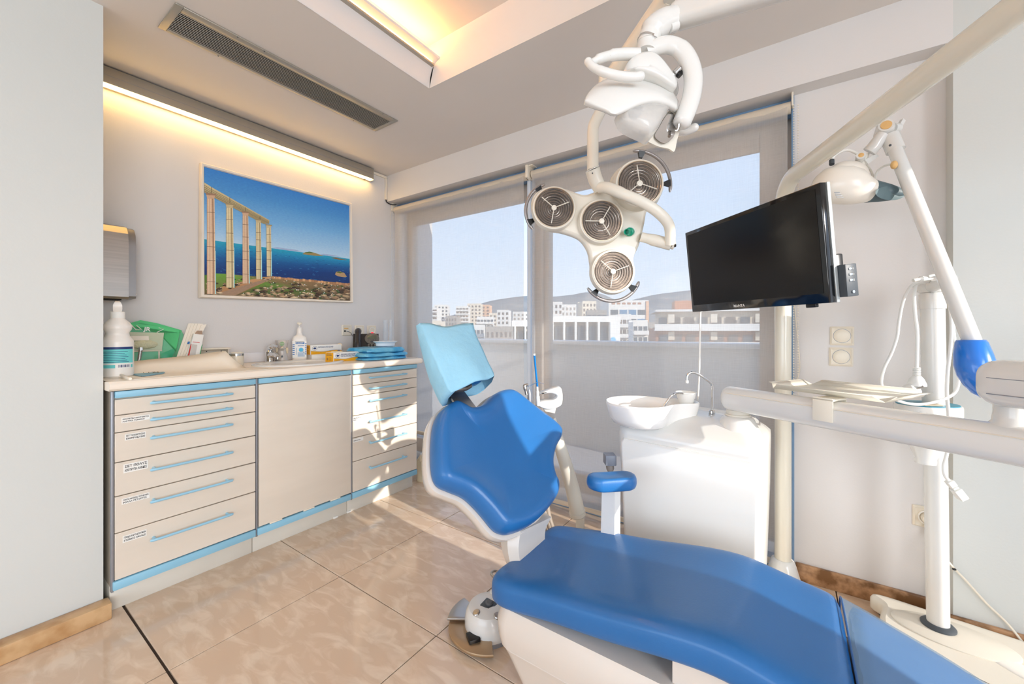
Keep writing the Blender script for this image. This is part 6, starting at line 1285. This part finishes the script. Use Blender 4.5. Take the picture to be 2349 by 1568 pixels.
# upper joint
MB().tube([Q(2041, 312, 1.40), Q(2055, 346, 1.385)], .0265, 26).build('boom_sleeve', W['white'], wl); MB().ell(Q(2042, 333, 1.345), .004, 8).build('sleeve_screw', W['dgrey'], wl)
jd = (RX*-.55-FW*.8+ZU*.15).normalized()
MB().lathe([(.022, -.045), (.026, -.04), (.026, .010), (.021, .022)], Q(2030, 295, 1.40), jd, 26).build('elbow', W['white'], wl); MB().lathe([(.0155, .021), (.015, .025), (.002, .026)], Q(2030, 295, 1.40), jd, 20).build('elbow_cap', mat('tan_cap', (222, 178, 116), .5), wl)
MB().tube([Q(2046, 294, 1.42), Q(2058, 294, 1.43)], .017, 16).build('elbow_hub', W['white'], wl); MB().loft([[Q(u, v, 1.42)+FW*w for u, v in ((2060, 293), (2066, 298), (2078, 276), (2072, 271))] for w in (0, .012)]).build('lever', W['white'], wl, sharp=20)
MB().tube([Q(2024, 308, 1.40), Q(2006, 335, 1.41), Q(1994, 348, 1.42)], [.018, .021, .021], 20).build('link', W['white'], wl)
MB().lathe([(.014, -.016), (.014, .014)], Q(1974, 360, 1.42), jd, 18).build('head_joint', W['white'], wl); MB().lathe([(.0115, .013), (.002, .016)], Q(1974, 360, 1.42), jd, 18).build('joint_cap', D.materials['tan_cap'], wl)
MB().tube([Q(1985, 352, 1.43), Q(1976, 380, 1.44)], .012, 14).build('head_stem', W['cream'], wl); MB().loft([[Q(u, v, 1.42)+FW*w for u, v in ((1984, 366), (1992, 376), (2016, 358), (2010, 352))] for w in (0, .014)]).build('head_lever', W['white'], wl, sharp=20)
# lamp head: a teardrop shell with a dark nose
HD = [(1869, 428, 4, 1.47), (1870.5, 427, 14, 1.47), (1876, 425, 26, 1.465), (1890, 423, 37, 1.46), (1910, 423, 42, 1.45), (1935, 424, 43.5, 1.44), (1960, 428, 40, 1.43), (1980, 434, 31.5, 1.42), (1996, 437, 25.5, 1.41), (2003, 438.5, 23.2, 1.405)]
W['head'] = mat('cream_lamp_shell', (234, 226, 214), .28, var=.01, coat=.2)
def hring2(u, v, r, d, tilt=0.):
    c = Q(u, v, d); k_ = d/FPX; upv = (ZU+RX*.12).normalized(); return [c+upv*(cos(a)*r*k_)+(FW+RX*tilt)*(sin(a)*r*k_*.9) for a in [2*pi*j/30 for j in range(30)]]
MB().loft([hring2(*h) for h in HD]).build('lamp_shell', W['head'], wl, sharp=70)
MB().ell((0, 0, 0), (.068, .05, .050), 26, frame(Q(1944, 402, 1.45), (RX+ZU*-.12).normalized(), FW)).build('top_bulge', W['head'], wl)
NS = [(1992, 437, 27.2, 1.413, 0), (2004, 438.5, 24.4, 1.406, .1), (2020, 440, 22.2, 1.396, .3), (2040, 441.3, 18.7, 1.385, .45), (2060, 442.3, 13, 1.375, .5), (2072, 443, 7.5, 1.37, .5), (2079, 443.5, 2.5, 1.365, .5)]
MB().loft([hring2(*h) for h in NS]).build('nose', mat('slate_grey_cone', (86, 104, 110), .5), wl, sharp=70, label='slate grey nose cone')
MB().loft([[Q(2042+34*cos(a)*k_+3*sin(a), 443+16*sin(a)*k_, 1.362+.004*k_**2) for a in [2*pi*j/28 for j in range(28)]] for k_ in (1, .96, .6, .1)]).build('nose_face', mat('slate_face', (96, 116, 120), .55), wl, label='paler flat face of the nose cone')
for i in range(4): MB().tube([Q(1914+1.5*i, 441+3.6*i, 1.382+.004*i), Q(1926+3*i, 441+3.8*i, 1.380+.004*i)], .0012, 6).build('vent_slot', W['grey'], wl)
MB().tube(smooth([Q(1908, 374, 1.45), Q(1910, 362, 1.45), Q(1924, 350, 1.45), Q(1944, 344, 1.45), Q(1964, 351, 1.44), Q(1972, 358, 1.44)], 6), .0048, 10).build('head_cable', W['wpaper'], wl); MB().tube([Q(1908, 377, 1.445), Q(1908, 367, 1.45)], .008, 12).build('cable_gland', W['dgrey'], wl)
MB().tube(smooth([Q(2050, 376, 1.38), Q(2030, 380, 1.42), Q(2012, 394, 1.45), Q(2006, 415, 1.45)], 6), .0038, 8).build('boom_cable', W['wpaper'], wl); MB().ell(Q(2051, 378, 1.35), (.010, .012, .014), 14).build('cable_grommet', D.materials['tan_cap'], wl)
MB().tube(smooth([Q(1988, 378, 1.45), Q(1998, 392, 1.46), Q(2004, 410, 1.46)], 6), .0035, 8).build('thin_cable', W['cream'], wl)
# power leads looped over the hook
W['lead'] = mat('white_flex', (232, 232, 228), .45, var=.01)
pc = thing('power_lead', 'white power lead with a two-pin plug looped over the lamp pole hook', 'cable', Q(2108, 655, 1.33))
c_ = lambda pts, r=.0050: MB().tube(smooth(fpath(pts), 6), r, 10)
c_([(2152, 640, 1.33), (2128, 646, 1.32), (2112, 648, 1.32), (2101, 656, 1.315), (2097, 680, 1.31), (2099, 720, 1.31), (2104, 760, 1.31), (2104, 800, 1.31), (2103, 845, 1.31)]).build('lead', W['lead'], pc)
pq = Q(2103, 845, 1.31); 
for i in range(5): MB().lathe([(.0085, 0), (.0105, .002), (.0085, .004)], pq-ZU*(.0055*i), (0, 0, 1), 14).build('strain_ring', W['lead'], pc)
MB().loft([[pq+RX*x*k+FW*y*k-ZU*z+RX*(-.0*z) for x, y in circ(.024, 20)] for k, z in ((.45, .024), (.75, .034), (1.0, .050), (1.0, .056))]).build('plug_body', W['lead'], pc)
pf_ = frame(pq-ZU*.066-RX*.008, (RX*.8+FW*.5).normalized(), (ZU*.75+FW*.6).normalized())
MB(pf_).lathe([(.024, -.02), (.0255, -.004), (.0255, .004), (.022, .008), (.002, .008)], n=24, sy=.85).build('plug_face', W['lead'], pc)
for s_ in (-.0095, .0095): MB(pf_).tube([V((s_, -.003, .006)), V((s_, -.003, .026))], .0026, 10).build('plug_pin', W['steel'], pc)
pd = thing('spare_lead', 'white lead with a flat connector hanging in loops down the lamp pole', 'cable', Q(2180, 1100, 1.28))
c_([(2130, 634, 1.33), (2150, 632, 1.32), (2168, 648, 1.30), (2178, 690, 1.29), (2183, 750, 1.28), (2180, 800, 1.28), (2174, 850, 1.28), (2172, 900, 1.28), (2176, 950, 1.28), (2177, 1000, 1.28), (2172, 1040, 1.28), (2165, 1070, 1.28), (2168, 1090, 1.28), (2178, 1104, 1.28)]).build('lead', W['lead'], pd)
c_([(2108, 648, 1.315), (2090, 656, 1.31), (2072, 690, 1.31), (2062, 740, 1.31), (2058, 772, 1.31), (2045, 810, 1.31), (2028, 845, 1.31), (2022, 880, 1.31), (2036, 905, 1.28), (2070, 922, 1.27), (2110, 927, 1.27), (2150, 920, 1.27), (2185, 905, 1.28), (2198, 880, 1.28), (2198, 830, 1.28), (2188, 770, 1.29), (2186, 720, 1.30), (2176, 675, 1.31), (2160, 645, 1.32), (2140, 642, 1.33)], .0044).build('lead_loop', W['lead'], pd)
k0, k1 = Q(2176, 1102, 1.28), Q(2212, 1147, 1.27); kd = (k1-k0).normalized(); kf = frame(k0, kd, ZU)
MB(kf).box((0, -.009, -.010), (.020, .009, .010), .002).box((.022, -.0075, -.009), (.028, .0075, .009), .001).build('strain_relief', W['lead'], pd); MB(kf).box((.030, -.011, -.013), (.066, .011, .013), .003).build('connector', W['lead'], pd)
